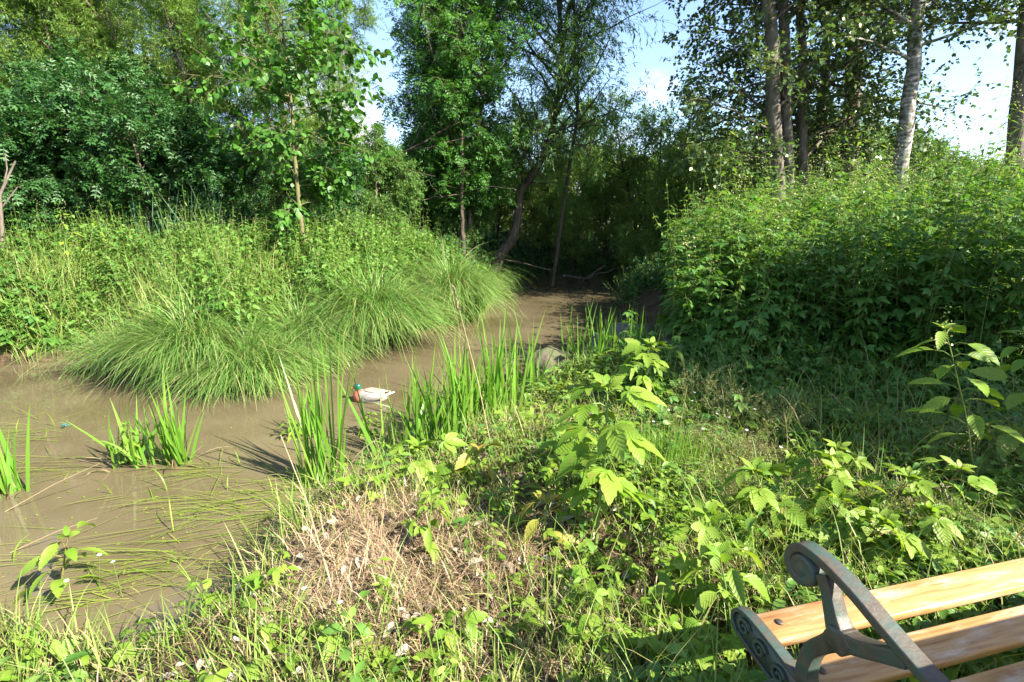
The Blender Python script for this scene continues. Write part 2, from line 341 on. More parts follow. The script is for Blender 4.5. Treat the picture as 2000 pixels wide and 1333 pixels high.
def axis(lo, hi, step, far, g=1.35):
    a = list(np.arange(lo, hi + 1e-6, step)); s = step
    while a[-1] < far: s *= g; a.append(a[-1] + s)
    s = step
    while a[0] > -far: s *= g; a.insert(0, a[0] - s)
    return np.array(a)
gx = axis(-9, 8, .09, 900); gy = axis(.2, 20, .09, 900)
GX, GY = np.meshgrid(gx, gy, indexing='ij'); GZ = height(GX, GY)
mb = MB(); ii = np.arange(GX.size).reshape(GX.shape)
mb.add(np.stack([GX, GY, GZ], -1), np.stack([ii[:-1, :-1], ii[1:, :-1], ii[1:, 1:], ii[:-1, 1:]], -1).reshape(-1, 4))
def ground_mat():
    m, N, L = new_mat('bank_soil')
    tcc = N.new('ShaderNodeTexCoord'); a = N.new('ShaderNodeTexNoise'); a.inputs['Scale'].default_value = 2.2; a.inputs['Detail'].default_value = 8; a.inputs['Roughness'].default_value = .65
    b = N.new('ShaderNodeTexNoise'); b.inputs['Scale'].default_value = 38; b.inputs['Detail'].default_value = 5
    for q in (a, b): L.new(tcc.outputs['Object'], q.inputs['Vector'])
    r1 = ramp(N, [(.35, (.04, .03, .018)), (.5, (.07, .052, .032)), (.62, (.06, .065, .025))]); L.new(a.outputs['Fac'], r1.inputs['Fac'])
    r2 = ramp(N, [(.3, (.45, .45, .45)), (.7, (1.5, 1.4, 1.3))]); L.new(b.outputs['Fac'], r2.inputs['Fac'])
    mu = N.new('ShaderNodeMixRGB'); mu.blend_type = 'MULTIPLY'; mu.inputs['Fac'].default_value = 1; L.new(r1.outputs['Color'], mu.inputs['Color1']); L.new(r2.outputs['Color'], mu.inputs['Color2'])
    # dry bare earth shows on the hump of the near bank
    c0 = ground(690, 1080)
    vm = N.new('ShaderNodeVectorMath'); vm.operation = 'DISTANCE'; vm.inputs[1].default_value = (c0[0], c0[1], .3); L.new(tcc.outputs['Object'], vm.inputs[0])
    ad = N.new('ShaderNodeMath'); ad.operation = 'MULTIPLY_ADD'; ad.inputs[1].default_value = .5; L.new(a.outputs['Fac'], ad.inputs[0]); L.new(vm.outputs['Value'], ad.inputs[2])
    mr = N.new('ShaderNodeMapRange'); mr.inputs['From Min'].default_value = .55; mr.inputs['From Max'].default_value = .85; mr.inputs['To Min'].default_value = 1; mr.inputs['To Max'].default_value = 0
    L.new(ad.outputs[0], mr.inputs['Value'])
    r3 = ramp(N, [(.3, (.08, .058, .04)), (.6, (.16, .12, .085))]); L.new(b.outputs['Fac'], r3.inputs['Fac'])
    m2 = N.new('ShaderNodeMixRGB'); L.new(mr.outputs['Result'], m2.inputs['Fac']); L.new(mu.outputs['Color'], m2.inputs['Color1']); L.new(r3.outputs['Color'], m2.inputs['Color2'])
    p = N.new('ShaderNodeBsdfPrincipled'); p.inputs['Roughness'].default_value = .95; p.inputs['Specular IOR Level'].default_value = .15; L.new(m2.outputs['Color'], p.inputs['Base Color'])
    bp = N.new('ShaderNodeBump'); bp.inputs['Strength'].default_value = .9; bp.inputs['Distance'].default_value = .025; L.new(b.outputs['Fac'], bp.inputs['Height']); L.new(bp.outputs['Normal'], p.inputs['Normal'])
    o = N.new('ShaderNodeOutputMaterial'); L.new(p.outputs['BSDF'], o.inputs['Surface']); return m
tag(mb.build('ground', ground_mat(), smooth=True), kind='structure')

def water_mat():
    m, N, L = new_mat('muddy_water')
    tcc = N.new('ShaderNodeTexCoord')
    mpp = N.new('ShaderNodeMapping'); mpp.inputs['Scale'].default_value = (1, 1.6, 1); mpp.inputs['Rotation'].default_value = (0, 0, R(20)); L.new(tcc.outputs['Object'], mpp.inputs['Vector'])
    a = N.new('ShaderNodeTexNoise'); a.inputs['Scale'].default_value = 6; a.inputs['Detail'].default_value = 3; L.new(mpp.outputs['Vector'], a.inputs['Vector'])
    c = N.new('ShaderNodeTexNoise'); c.inputs['Scale'].default_value = .9; c.inputs['Detail'].default_value = 4; L.new(tcc.outputs['Object'], c.inputs['Vector'])
    rp = ramp(N, [(.3, (.105, .084, .046)), (.7, (.18, .148, .09))]); L.new(c.outputs['Fac'], rp.inputs['Fac'])
    bp = N.new('ShaderNodeBump'); bp.inputs['Strength'].default_value = .045; bp.inputs['Distance'].default_value = .02; L.new(a.outputs['Fac'], bp.inputs['Height'])
    df = N.new('ShaderNodeBsdfDiffuse'); L.new(rp.outputs['Color'], df.inputs['Color'])
    tr = N.new('ShaderNodeBsdfTransparent'); tr.inputs['Color'].default_value = (.80, .62, .36, 1)
    m1 = N.new('ShaderNodeMixShader'); m1.inputs['Fac'].default_value = .72; L.new(tr.outputs[0], m1.inputs[1]); L.new(df.outputs[0], m1.inputs[2])
    gl = N.new('ShaderNodeBsdfGlossy'); gl.inputs['Roughness'].default_value = .015; L.new(bp.outputs['Normal'], gl.inputs['Normal'])
    fr = N.new('ShaderNodeFresnel'); fr.inputs['IOR'].default_value = 1.4; L.new(bp.outputs['Normal'], fr.inputs['Normal'])
    m2 = N.new('ShaderNodeMixShader'); L.new(fr.outputs[0], m2.inputs['Fac']); L.new(m1.outputs[0], m2.inputs[1]); L.new(gl.outputs[0], m2.inputs[2])
    o = N.new('ShaderNodeOutputMaterial'); L.new(m2.outputs[0], o.inputs['Surface']); return m
mb = MB(); mb.add([(-32, -4, 0), (9, -4, 0), (9, 19, 0), (-32, 19, 0)], [(0, 1, 2, 3)])
tag(mb.build('stream_water', water_mat()), kind='structure')

# ------------------------------------------------------------------ trees
def tree_mesh(seed, trunks, n1=30, t0=.25, len1=2.2, ang1=R(55), trop1=(0, 0, .05), n2=8, len2=.9, n3=6, len3=.45, nleaf=10, leaf=None, lsize=.09, ldroop=.35,
              prof=None, side=5, wander=.12, lang=R(50), twigmat=1, n1_dir=None, rscale=1.0):
    rng = np.random.default_rng(seed); tb = MB(); cb = MB()
    for pts, r0, r1, k in trunks:
        pts = np.array(pts, float); s = np.linspace(0, len(pts) - 1, 25); i = np.minimum(s.astype(int), len(pts) - 2); w = (s - i)
        # Catmull-Rom through the given points
        pe = np.vstack([2 * pts[0] - pts[1], pts, 2 * pts[-1] - pts[-2]])
        p0, p1, p2, p3 = pe[i], pe[i + 1], pe[i + 2], pe[i + 3]; w = w[:, None]
        P = .5 * (2 * p1 + (p2 - p0) * w + (2 * p0 - 5 * p1 + 4 * p2 - p3) * w ** 2 + (3 * p1 - p0 - 3 * p2 + p3) * w ** 3)
        P[1:-1] += rng.normal(0, r0 * .18, (23, 3)) * .6; P = P[None]
        tubes(tb, P, np.array([r0]), np.array([r1]), 10)
        T = unit(np.gradient(P, axis=1))
        n = int(n1 * k)
        p, d, t = children(rng, P, T, n, t0, 1, ang1)
        if n1_dir is not None: d = unit(d + np.asarray(n1_dir))
        pr = np.array([prof(q) if prof else (1 - .65 * (q - t0) / (1 - t0 + 1e-6)) for q in t])
        L1 = len1 * pr * rng.uniform(.7, 1.2, n)
        P1, T1 = polylines(rng, p, d, L1, 6, wander, trop1)
        rr = np.minimum(r0 * .45, .008 + .014 * L1); rr *= rscale; tubes(tb, P1, rr, rr * .25, side, 0)
        p, d, t = children(rng, P1, T1, n2, .15, 1, R(45))
        L2 = len2 * np.repeat(pr, n2) ** .5 * rng.uniform(.6, 1.2, len(p))
        P2, T2 = polylines(rng, p, d, L2, 4, wander * 1.1, np.asarray(trop1) * .5)
        tubes(tb, P2, np.full(len(p), .006), np.full(len(p), .002), 3, twigmat)
        p, d, t = children(rng, P2, T2, n3, .1, 1, R(45))
        L3 = len3 * rng.uniform(.5, 1.2, len(p))
        P3, T3 = polylines(rng, p, d, L3, 3, wander, (0, 0, -ldroop * .25))
        tubes(tb, P3, np.full(len(p), .0025), np.full(len(p), .0012), 3, twigmat)
        p, d, t = children(rng, P3, T3, nleaf, .05, 1, lang, .25)
        d = unit(d + np.array([0, 0, -ldroop])); up = unit(rng.normal(0, .5, (len(p), 3)) + np.array([0, 0, 1.0]))
        instance(cb, leaf, p, d, up, lsize * rng.uniform(.6, 1.25, len(p)))
    return tb, cb
def plant_tree(name, label, loc, tbcb, bark, leafm, group=None, rz=0, s=1, cat='tree'):
    root = empty(name, loc, rz); root.scale = (s, s, s); tag(root, label, cat, group)
    tbcb[0].build('trunk', [bark, M['twig']], root, smooth=True); tbcb[1].build('crown', leafm, root)
    return root
def again(o, label, loc, rz, s, group=None):
    c = copy_tree(o); c.location = loc; c.rotation_euler = (0, 0, rz); c.scale = (s, s, s); c['label'] = label
    if group: c['group'] = group
    return c
def gp(px, Y):
    p = atY(px, 450, Y); x, y = p[0], Y; return (x, y, hz(x, y) - .05)
def gp2(x, y): return (x, y, hz(x, y) - .05)

NAR, DIA, OV = t_narrow(.2), t_diamond(.2), t_oval()
DOV = t_diamond(.8); DIB = t_diamond(.3)
def stems(rng, n, h, sprd, r0, lean=.35):
    out = []
    for i in range(n):
        a = i / n * 6.283 + rng.uniform(-.5, .5); b = sprd * rng.uniform(.3, 1); hh = h * rng.uniform(.75, 1.05)
        out.append(([(.12 * math.cos(a), .12 * math.sin(a), 0), (b * .35 * math.cos(a), b * .35 * math.sin(a), hh * .35), (b * .75 * math.cos(a + .1), b * .75 * math.sin(a + .1), hh * .7), (b * math.cos(a), b * math.sin(a), hh)], r0 * rng.uniform(.7, 1.1), .012, 1))
    return out
rg = np.random.default_rng(5)
# tall sunlit willows at the back of the left bank
W1 = tree_mesh(11, stems(rg, 4, 9.5, 2.2, .11), n1=27, t0=.12, len1=1.9, n2=11, len2=.8, n3=9, len3=.4, nleaf=12, leaf=DIA, lsize=.105, trop1=(0, 0, .10), ldroop=.35)
GW = 'tall willows behind the nettle bank'
w1 = plant_tree('willow_tree', 'tall yellow-green willow whose sunlit crown ends beside the open sky gap', gp(600, 12.2), W1, M['bark'], M['willow'], GW, s=.68)
again(w1, 'tall sunlit willow rising straight behind the broad-leaved sapling', gp(450, 12.8), 1.9, .68, GW)
again(w1, 'tall willow with pale dense top behind the middle of the dark elder row', gp(320, 13.0), 3.6, .80, GW)
again(w1, 'tall willow with blue sky showing through its top, second from the left edge', gp(165, 12.6), 5.0, .74, GW)
again(w1, 'leftmost tall willow, cut by the left edge of the photo', gp(10, 12.0), .7, .9, GW)
# dark elder shrubs in front of them
PIN = t_pinnate()
E1 = tree_mesh(21, stems(rg, 6, 3.6, 1.3, .05), n1=14, t0=.08, len1=1.1, n2=7, len2=.5, n3=4, len3=.25, nleaf=4, leaf=PIN, lsize=.25, ldroop=.3, lang=R(60))
GE = 'dark elder shrubs on the left bank'
e1 = plant_tree('elder_shrub', 'dark elder shrub at the left edge behind a dead branch', gp(30, 9.4), E1, M['bark'], M['dark'], GE, s=.82, cat='shrub')
again(e1, 'broad dark elder shrub behind the cream flower heads', gp(170, 9.9), 1.2, .92, GE)
again(e1, 'dark elder shrub with one pale sunlit spray, behind the blue-green iris clumps', gp(300, 9.8), 2.9, .88, GE)
again(e1, 'dark elder shrub with bare leaning stems left of the broad-leaved sapling', gp(420, 10.2), 4.4, .72, GE)
again(e1, 'small elder shrub half hidden low behind the sapling trunk', gp(640, 10.6), 5.5, .62, GE)
again(e1, 'tall elder shrub filling the shade over the second and third elders', gp(215, 11.2), .4, 1.1, GE)
# broad-leaved sapling on the left bank
def sap_prof(q): return .45 + .9 * math.sin(min(1, (q - .2) / .8) * math.pi * .8)
sapb = gp(592, 8.6); top = np.array(atY(548, 20, 8.6)) - np.array(sapb); m1 = np.array(atY(578, 330, 8.6)) - np.array(sapb)
S1 = tree_mesh(31, [([(0, 0, 0), tuple(m1), tuple((m1 + top) / 2 + np.array([.03, 0, 0])), tuple(top)], .045, .008, 1)], n1=40, t0=.2, len1=1.05, ang1=R(72), trop1=(0, 0, -.02), n2=7, len2=.42, n3=3, len3=.22, nleaf=5,
               rscale=.5, leaf=t_oval(.78, .06, .15), lsize=.105, ldroop=.45, prof=sap_prof)
plant_tree('linden_sapling', 'slender sapling with big round leaves and a thin brown trunk on the nettle bank', sapb, S1, M['twig'], M['linden'], cat='tree')
# leafy shrub to the right of the sapling, with a long dead limb
B1 = tree_mesh(41, stems(rg, 5, 4.6, 1.3, .06), n1=26, t0=.04, len1=1.4, n2=9, len2=.6, n3=6, len3=.32, nleaf=9, leaf=DIB, lsize=.12, ldroop=.2)
GB = 'leafy bushes across the middle of the stream'
B2 = tree_mesh(42, stems(rg, 4, 5.0, 1.4, .05), n1=20, t0=.08, len1=1.35, n2=7, len2=.65, n3=5, len3=.35, nleaf=7, leaf=DIB, lsize=.12, ldroop=.25)
b2t = plant_tree('leafy_bush', 'airy bush with a rounded top, sky between its twigs, right of the leaning willow', gp(1265, 17.4), B2, M['bark_dark'], M['willow'], GB, rz=4.5, s=1.15, cat='bush')
again(b2t, 'airy bush at the corner where the water meets the green thicket', gp(1330, 15.6), 5.2, .85, GB)
again(b2t, 'airy bush below the twin aspen trunks, behind the thicket', gp(1420, 17.6), .5, 1.0, GB)
again(b2t, 'light bush behind the leaning willow, its top against the sky', gp(1120, 19.5), 2.5, 1.1, GB)
again(b2t, 'low leafy bush hanging right down to the far water under the leaning willow', gp(1115, 16.6), 5.6, .5, GB)
again(b2t, 'low leafy bush at the far waterline before the thicket corner', gp(1255, 15.4), 2.0, .5, GB)
again(b2t, 'light bush behind the dark elders at the left', gp(120, 15.5), 1.5, 1.15, GB)
again(b2t, 'light bush between two tall willows, behind the elders', gp(340, 16), 3.0, 1.15, GB)
b1 = plant_tree('leafy_bush', 'sunlit bush under the sky gap between sapling and dark ash', gp(735, 12.4), B1, M['bark'], M['willow_grey'], GB, s=.62, cat='bush')
again(b1, 'bush showing through the gap behind the sapling trunk', gp(505, 14.5), 3.3, .7, GB)
again(b1, 'dark bush under the ash crown, behind the thin upright trunk', gp(850, 15.5), 1.0, .8, GB)
again(b2t, 'low bush hanging over the far water beside the leaning willow', gp(1060, 17.6), 2.2, .72, GB)
again(b2t, 'leafy bush overhanging the far end of the water', gp(1185, 18.4), 3.1, .55, GB)
again(b1, 'shaded bush behind the dark aspen trunk and the pale one', gp(1590, 17.5), 2.7, .95, GB)
again(b1, 'bush at the foot of the birch, behind the thicket', gp(1720, 18), 1.4, .85, GB)
again(b1, 'low bush under the open sky right of the birch', gp(1880, 17), 3.7, .62, GB)
again(b2t, 'bush behind the ash, with sky between its twigs', gp(960, 18.5), 4.9, 1.0, GB)
again(b1, 'low dark bush at the waterline left of the leaning willow', gp(900, 14.6), .1, .5, GB)
# dark ash in the middle
ab = gp(900, 14.2)
A1 = tree_mesh(51, [([(0, 0, 0), (.08, 0, 2.2), (-.1, .1, 5), (.1, 0, 9)], .10, .02, 1), ([(.2, .3, 0), (.3, .3, 2.5), (.75, .3, 5.5), (1.0, .2, 9.5)], .09, .02, .8)], n1=56, t0=.26, len1=1.7, n2=9, len2=.7, n3=5, len3=.35, nleaf=4, leaf=PIN, lsize=.25, ldroop=.35,
               ang1=R(60), prof=lambda q: .6 + .7 * math.sin((q - .28) / .72 * math.pi) if q > .3 else .6)
plant_tree('ash_tree', 'dark ash tree with dense feathery leaves in the middle against the sky', ab, A1, M['bark'], M['ash'])
# willow left of the ash (narrow leaves against the sky)
A2 = tree_mesh(52, [([(0, 0, 0), (-.1, 0, 3), (-.35, 0, 6), (-.5, 0, 10)], .08, .015, 1)], n1=52, t0=.22, len1=1.35, n2=10, len2=.7, n3=7, len3=.4, nleaf=8, leaf=DIA, lsize=.13, ldroop=.45)
plant_tree('willow_tree', 'narrow-leaved willow against the sky at the left flank of the dark ash', gp(880, 15.2), A2, M['bark'], M['willow_grey'])
# leaning willow at the far bank
lb = np.array([*onz(955, 520, .55)[:2], 0]); Yl = 14.6; lb = np.array(atY(952, 525, Yl)); lb[2] = hz(lb[0], Yl) - .1
lp = [np.zeros(3)] + [np.array(atY(px, py, Yl)) - lb for px, py in ((982, 492), (1003, 455), (1014, 410), (1018, 372), (1052, 325), (1076, 265), (1091, 180), (1096, 90), (1090, -40), (1100, -250))]
L1 = tree_mesh(61, [([tuple(q) for q in lp], .17, .03, 1), ([tuple(lp[7]), tuple(np.array(atY(1110, 20, Yl)) - lb), tuple(np.array(atY(1140, -60, Yl)) - lb), tuple(np.array(atY(1180, -220, Yl)) - lb)], .06, .02, .5),
                    ([tuple(lp[0] + np.array([1.9, .2, 0])), tuple(np.array(atY(1105, 370, Yl)) - lb), tuple(np.array(atY(1128, 200, Yl)) - lb), tuple(np.array(atY(1122, 0, Yl)) - lb), tuple(np.array(atY(1150, -200, Yl)) - lb)], .06, .02, .8)],
               n1=44, t0=.40, len1=2.1, n2=9, len2=.85, n3=6, len3=.5, nleaf=8, leaf=DIA, lsize=.135, ldroop=.6, ang1=R(50), prof=lambda q: .5 + .6 * math.sin((q - .3) / .7 * 2.6))
plant_tree('willow_tree', 'leaning willow with a crooked bare trunk rising from the far bank', tuple(lb), L1, M['bark_dark'], M['willow_grey'])
# dead slanting limb over the far bushes
mbd = MB(); rng = np.random.default_rng(3)
Yd = 13.2; dl = [atY(px, py, Yd) for px, py in ((640, 385), (700, 350), (755, 318), (800, 292), (850, 265), (905, 235))]
bl = [(dl, .06, .010), ([dl[2], atY(800, 335, Yd - .2), atY(850, 345, Yd - .4)], .03, .008), ([dl[3], atY(860, 285, Yd), atY(930, 262, Yd)], .02, .006), ([dl[3], atY(830, 240, Yd + .1), atY(870, 195, Yd + .1)], .018, .005)]
for pts, a, b in bl:
    P = np.array(pts, float); s = np.linspace(0, len(P) - 1, 12); i = np.minimum(s.astype(int), len(P) - 2); P = P[i] * (1 - (s - i))[:, None] + P[i + 1] * (s - i)[:, None]
    P[1:-1] += rng.normal(0, .012, (10, 3)); tubes(mbd, P[None], np.array([a]), np.array([b]), 7)
tag(mbd.build('dead_branch', M['bark_dark'], smooth=True), 'thick dark dead branch slanting up into the ash crown', 'branch')
mbd = MB()
for pts, a, b in (([atY(905, 470, 13.4), atY(900, 400, 13.4), atY(905, 330, 13.4), atY(900, 240, 13.4)], .055, .03), ([atY(905, 375, 13.4), atY(960, 365, 13.3), atY(1010, 372, 13.2)], .02, .006), ([atY(902, 380, 13.4), atY(860, 385, 13.2), atY(810, 392, 13)], .022, .006), ([atY(862, 384, 13.2), atY(850, 370, 13), atY(835, 350, 13)], .012, .004)):
    P = np.array(pts, float); s = np.linspace(0, len(P) - 1, 12); i = np.minimum(s.astype(int), len(P) - 2); P = P[i] * (1 - (s - i))[:, None] + P[i + 1] * (s - i)[:, None]
    P[1:-1] += rng.normal(0, .015, (10, 3)); tubes(mbd, P[None], np.array([a]), np.array([b]), 7)
P0 = np.array(atY(905, 470, 13.4)); tubes(mbd, np.array([[[P0[0], P0[1], hz(P0[0], P0[1]) - .1], P0]]), np.array([.065]), np.array([.055]), 7)
tag(mbd.build('dead_tree', M['bark_dark'], smooth=True), 'thin dead upright trunk with bare side branches left of the leaning willow', 'dead tree')

# aspens and birch on the right
def aspen(seed, h, r, lean, k=1.0, t0=.15, n1=46, len1=2.6):
    return tree_mesh(seed, [([(0, 0, 0), (lean * .3, 0, h * .33), (lean * .7, .1, h * .66), (lean, 0, h)], r, .03, 1)], n1=int(n1 * k), t0=t0, len1=len1, n2=10, len2=.95, n3=7, len3=.45, nleaf=7, leaf=DOV, lsize=.095, ldroop=.3, ang1=R(68), trop1=(0, 0, -.03),
                     prof=lambda q: 1.0 - .6 * q)
def trunk_at(px0, py0, px1, py1, Y):
    """base location on the ground and sideways lean so that the trunk passes both photo points at depth Y"""
    a, b = atY(px0, py0, Y), atY(px1, py1, Y); k = (b[0] - a[0]) / (b[2] - a[2]); g = hz(a[0], Y)
    return (a[0] - k * (a[2] - g), Y, g - .05), k
GA = 'aspens standing behind the thicket'
def put_aspen(seed, p0, p1, Y, h, r, label, bark='bark_pale', name='aspen_tree', **kw):
    loc, k = trunk_at(*p0, *p1, Y); return plant_tree(name, label, loc, aspen(seed, h, r, k * h, **kw), M[bark], M['aspen'], GA if name == 'aspen_tree' else None)
put_aspen(71, (1515, 380), (1495, 0), 11.6, 14, .185, 'left one of the twin grey aspen trunks standing close together', n1=30)
put_aspen(72, (1536, 380), (1524, 0), 12.0, 14, .15, 'right and thinner one of the twin grey aspen trunks', k=.7)
put_aspen(73, (1566, 390), (1563, 0), 12.6, 13, .13, 'dark straight aspen trunk just right of the twin trunks', bark='bark', k=.8)
put_aspen(74, (1590, 390), (1622, 0), 14.0, 14, .16, 'aspen leaning right between the dark trunk and the broad leafy one', k=.8)
put_aspen(75, (1650, 390), (1675, 0), 13.4, 14, .25, 'thick aspen trunk wrapped in leaves left of the white birch', bark='bark', k=1.0)
put_aspen(76, (1757, 340), (1792, 0), 11.2, 14, .165, 'white-barked birch trunk leaning slightly right behind the thicket', bark='birch', name='birch_tree', t0=.3, k=.9)
put_aspen(77, (1985, 270), (2008, 0), 10.6, 13, .19, 'grey aspen trunk at the very right edge of the photo', k=.9, t0=.35)
# bushes standing out of view on the right: their shade lies over the foot of the thicket
again(b1, 'bush right of the bench, out of the photo, shading the foot of the thicket', gp2(6.3, 2.0), 1.9, .95)
# sunlit far trees
F1 = tree_mesh(81, stems(rg, 5, 7, 2.2, .12), n1=18, t0=.05, len1=2.0, n2=9, len2=.9, n3=6, len3=.5, nleaf=8, leaf=t_diamond(.5), lsize=.18, ldroop=.2)
f1 = None
for i in range(26):
    px = 560 + i * 60 + rg.uniform(-25, 25); Y = rg.uniform(24, 36); loc = gp(px, Y); s = rg.uniform(.5, .75)
    lab = 'sunlit yellow-green tree far behind the bushes and trunks'
    if f1 is None: f1 = plant_tree('field_tree', lab, loc, F1, M['bark'], M['far'], 'far sunlit trees', s=s)
    else: again(f1, lab, loc, rg.uniform(0, 6), s)

# ------------------------------------------------------------------ ground vegetation
rng = np.random.default_rng(77)
def scatter(n, x0, x1, y0, y1, keep):
    x = rng.uniform(x0, x1, n); y = rng.uniform(y0, y1, n); sd = sdist(x, y); k = keep(x, y, sd)
    x, y, sd = x[k], y[k], sd[k]; return np.stack([x, y, height(x, y, sd)], -1), sd
def herb_mass(mb, base, H, nn, leaf, lsize, petiole, mats=(0, 1), lean=.14, up=.15, taper=.55, r0=.004, pair=True, low=.12):
    """upright stems with leaves at nodes; mats = (stem, leaf)"""
    n = len(base); d = unit(np.concatenate([rng.normal(0, lean, (n, 2)), np.ones((n, 1))], 1))
    P, T = polylines(rng, base, d, H, 6, .05, (0, 0, .03)); tubes(mb, P, np.full(n, r0), np.full(n, r0 * .45), 3, mats[0])
    for j in range(nn):
        t = low + (1 - low) * (j + rng.uniform(0, .6, n)) / nn; t = np.minimum(t, .999)
        f = t * 6; i = np.minimum(f.astype(int), 5); w = (f - i)[:, None]; r = np.arange(n); p = P[r, i] * (1 - w) + P[r, i + 1] * w
        a = j * 1.57 + rng.uniform(0, 6.28, n) * .5 + r * 2.4
        for q in ((0, np.pi) if pair else (0,)):
            dv = np.stack([np.cos(a + q), np.sin(a + q), np.full(n, up)], -1); dv = unit(dv + rng.normal(0, .2, dv.shape))
            sz = lsize * (1 - taper * t) * rng.uniform(.7, 1.2, n)
            st = p + dv * (petiole * sz)[:, None]
            if petiole > .2:
                PP = np.stack([p, (p + st) / 2 + np.array([0, 0, .01]), st], 1); tubes(mb, PP, np.full(n, .0022), np.full(n, .0016), 3, mats[0])
            dv[:, 2] -= .35
            instance(mb, leaf, st, dv, np.tile([0, 0, 1.0], (n, 1)) + rng.normal(0, .25, (n, 3)), sz, mats[1], rng)
    return P
def blooms(mb, P, n, mat, size=.02, spread=.06, hgt=.12):
    m = len(P); tip = P[:, -1]
    q = tip[:, None] + rng.normal(0, 1, (m, n, 3)) * np.array([spread, spread, hgt * .5]) + np.array([0, 0, hgt * .4])
    q = q.reshape(-1, 3); instance(mb, t_diamond(.9, .1), q, rng.normal(0, 1, q.shape), rng.normal(0, 1, q.shape), size * rng.uniform(.6, 1.3, len(q)), mat)

PAL, TRI, SER, OV2 = t_palmate(4), t_trifol(4), t_serr(5), t_oval(.55, .08, .2)
# the tall thicket on the right
def in_thick(x, y, sd):
    edge = 1.75 + .30 * np.maximum(0, y - 4.6) * .9 + .12 * np.sin(y * 3.1)
    front = 4.55 + .10 * np.sin(x * 2.7) - .10 * np.maximum(0, x - 3)
    return (sd > .08) & (x > edge) & (y > front)
b, sd = scatter(2600, 1.6, 11, 3.6, 10.6, in_thick)
b = b[b[:, 0] < b[:, 1] * 1.12 + .6]
H = (1.10 + .45 * sst(2.5, 5.5, b[:, 0]) + .26 * wob(b[:, 0], b[:, 1], 1.9, 3.3) + .15 * sst(3, 6, b[:, 0]) + np.abs(rng.normal(0, .22, len(b)))) * (1 - .35 * np.exp(-np.maximum(0, b[:, 1] - 4.5) / .35) * rng.random(len(b)))
mb = MB(); P = herb_mass(mb, b, H, 10, PAL, .21, .5, taper=.62, low=.10, up=.25)
k = rng.random(len(b)) < np.clip(.35 + .4 * wob(b[:, 0], b[:, 1], 2.7, .9), .08, .8); P = np.concatenate([P, herb_mass(mb, b[k] + rng.normal(0, .05, (k.sum(), 3)) * [1, 1, 0], H[k] * rng.uniform(1.0, 1.3, k.sum()), 15, t_narrow(.34), .135, .1, mats=(0, 3), taper=.4, low=.4)])
k = rng.random(len(b)) < .25; herb_mass(mb, b[k] + rng.normal(0, .05, (k.sum(), 3)) * [1, 1, 0], H[k] * rng.uniform(.7, 1.1, k.sum()), 9, SER, .17, .35, mats=(0, 1), taper=.45, low=.2, lean=.25)
kk = rng.random(len(P)) < .14; blooms(mb, P[kk], 26, 2, .019, .035, .18)
tag(mb.build('undergrowth_thicket', [M['stem'], M['thicket'], M['bloom'], M['thicket_light']]), 'tall green thicket of lobed leaves and cream flower tips on the right bank', 'thicket', kind='stuff')

# nettles and herbs on the left bank
def in_left(x, y, sd): return (sd > .12) & (y > 5.5) & (x < -.2 + .0 * y) & (x > -13) & (y < 12.5) & (np.abs(x) < y * 1.15 + 1)
b, sd = scatter(14000, -13, 0, 5.5, 12.5, in_left)
H = np.clip(.30 + .55 * sst(.2, 2.2, sd) + rng.normal(0, .14, len(b)) + .22 * wob(b[:, 0], b[:, 1], 1.7, 1.1), .15, 1.5)
kz = wob(b[:, 0], b[:, 1], 1.3, 4.4) + rng.normal(0, .5, len(b)); mb = MB(); k1 = kz < .5
P = herb_mass(mb, b[k1], H[k1], 8, t_oval(.52, .1, .2), .145, .25, taper=.5, low=.08); k2 = (~k1) & (rng.random(len(b)) < .55)
P = np.concatenate([P, herb_mass(mb, b[k2], H[k2] * rng.uniform(.8, 1.2, k2.sum()), 6, PAL, .19, .5, mats=(0, 4), taper=.5, low=.15)]); k3 = rng.random(len(b)) < .16
P = np.concatenate([P, herb_mass(mb, b[k3], H[k3] * rng.uniform(1.1, 1.5, k3.sum()), 12, t_narrow(.3), .11, .1, mats=(0, 1), taper=.4, low=.3)])
kk = rng.random(len(P)) < .10; blooms(mb, P[kk], 14, 2, .014, .02, .14)
b3, _ = scatter(34000, -13, .3, 5.5, 15, lambda x, y, sd: (sd > -.05) & (sd < .4) & (np.abs(x) < y * 1.15 + 1)); b3[:, 2] = np.maximum(b3[:, 2], 0)
blades(mb, rng, b3, rng.uniform(0, 6.28, len(b3)), rng.uniform(.2, .7, len(b3)), rng.uniform(.005, .010, len(b3)), rng.uniform(0, .6, len(b3)), rng.uniform(1.0, 2.8, len(b3)), 6, 3)
b3, _ = scatter(9000, -11, -3.4, 6, 9, lambda x, y, sd: (sd > .1) & (sd < 1.8) & (rng.random(len(x)) < .5 + .4 * wob(x, y, 2.0, .4)))
blades(mb, rng, b3, rng.uniform(0, 6.28, len(b3)), rng.uniform(.5, 1.05, len(b3)), rng.uniform(.006, .011, len(b3)), rng.uniform(0, .3, len(b3)), rng.uniform(.4, 1.6, len(b3)), 5, 3)
b2, _ = scatter(14000, -13, 0, 5.5, 11, lambda x, y, sd: (sd > .02) & (sd < 1.6) & (np.abs(x) < y * 1.15 + 1))
blades(mb, rng, b2, rng.uniform(0, 6.28, len(b2)), rng.uniform(.25, .75, len(b2)), rng.uniform(.006, .012, len(b2)), rng.uniform(0, .3, len(b2)), rng.uniform(.6, 2.0, len(b2)), 5, 3)
tag(mb.build('undergrowth_nettles', [M['stem'], M['nettle'], M['seed'], M['grass'], M['thicket']]), 'nettles and mixed herbs covering the left bank', 'undergrowth', kind='stuff')
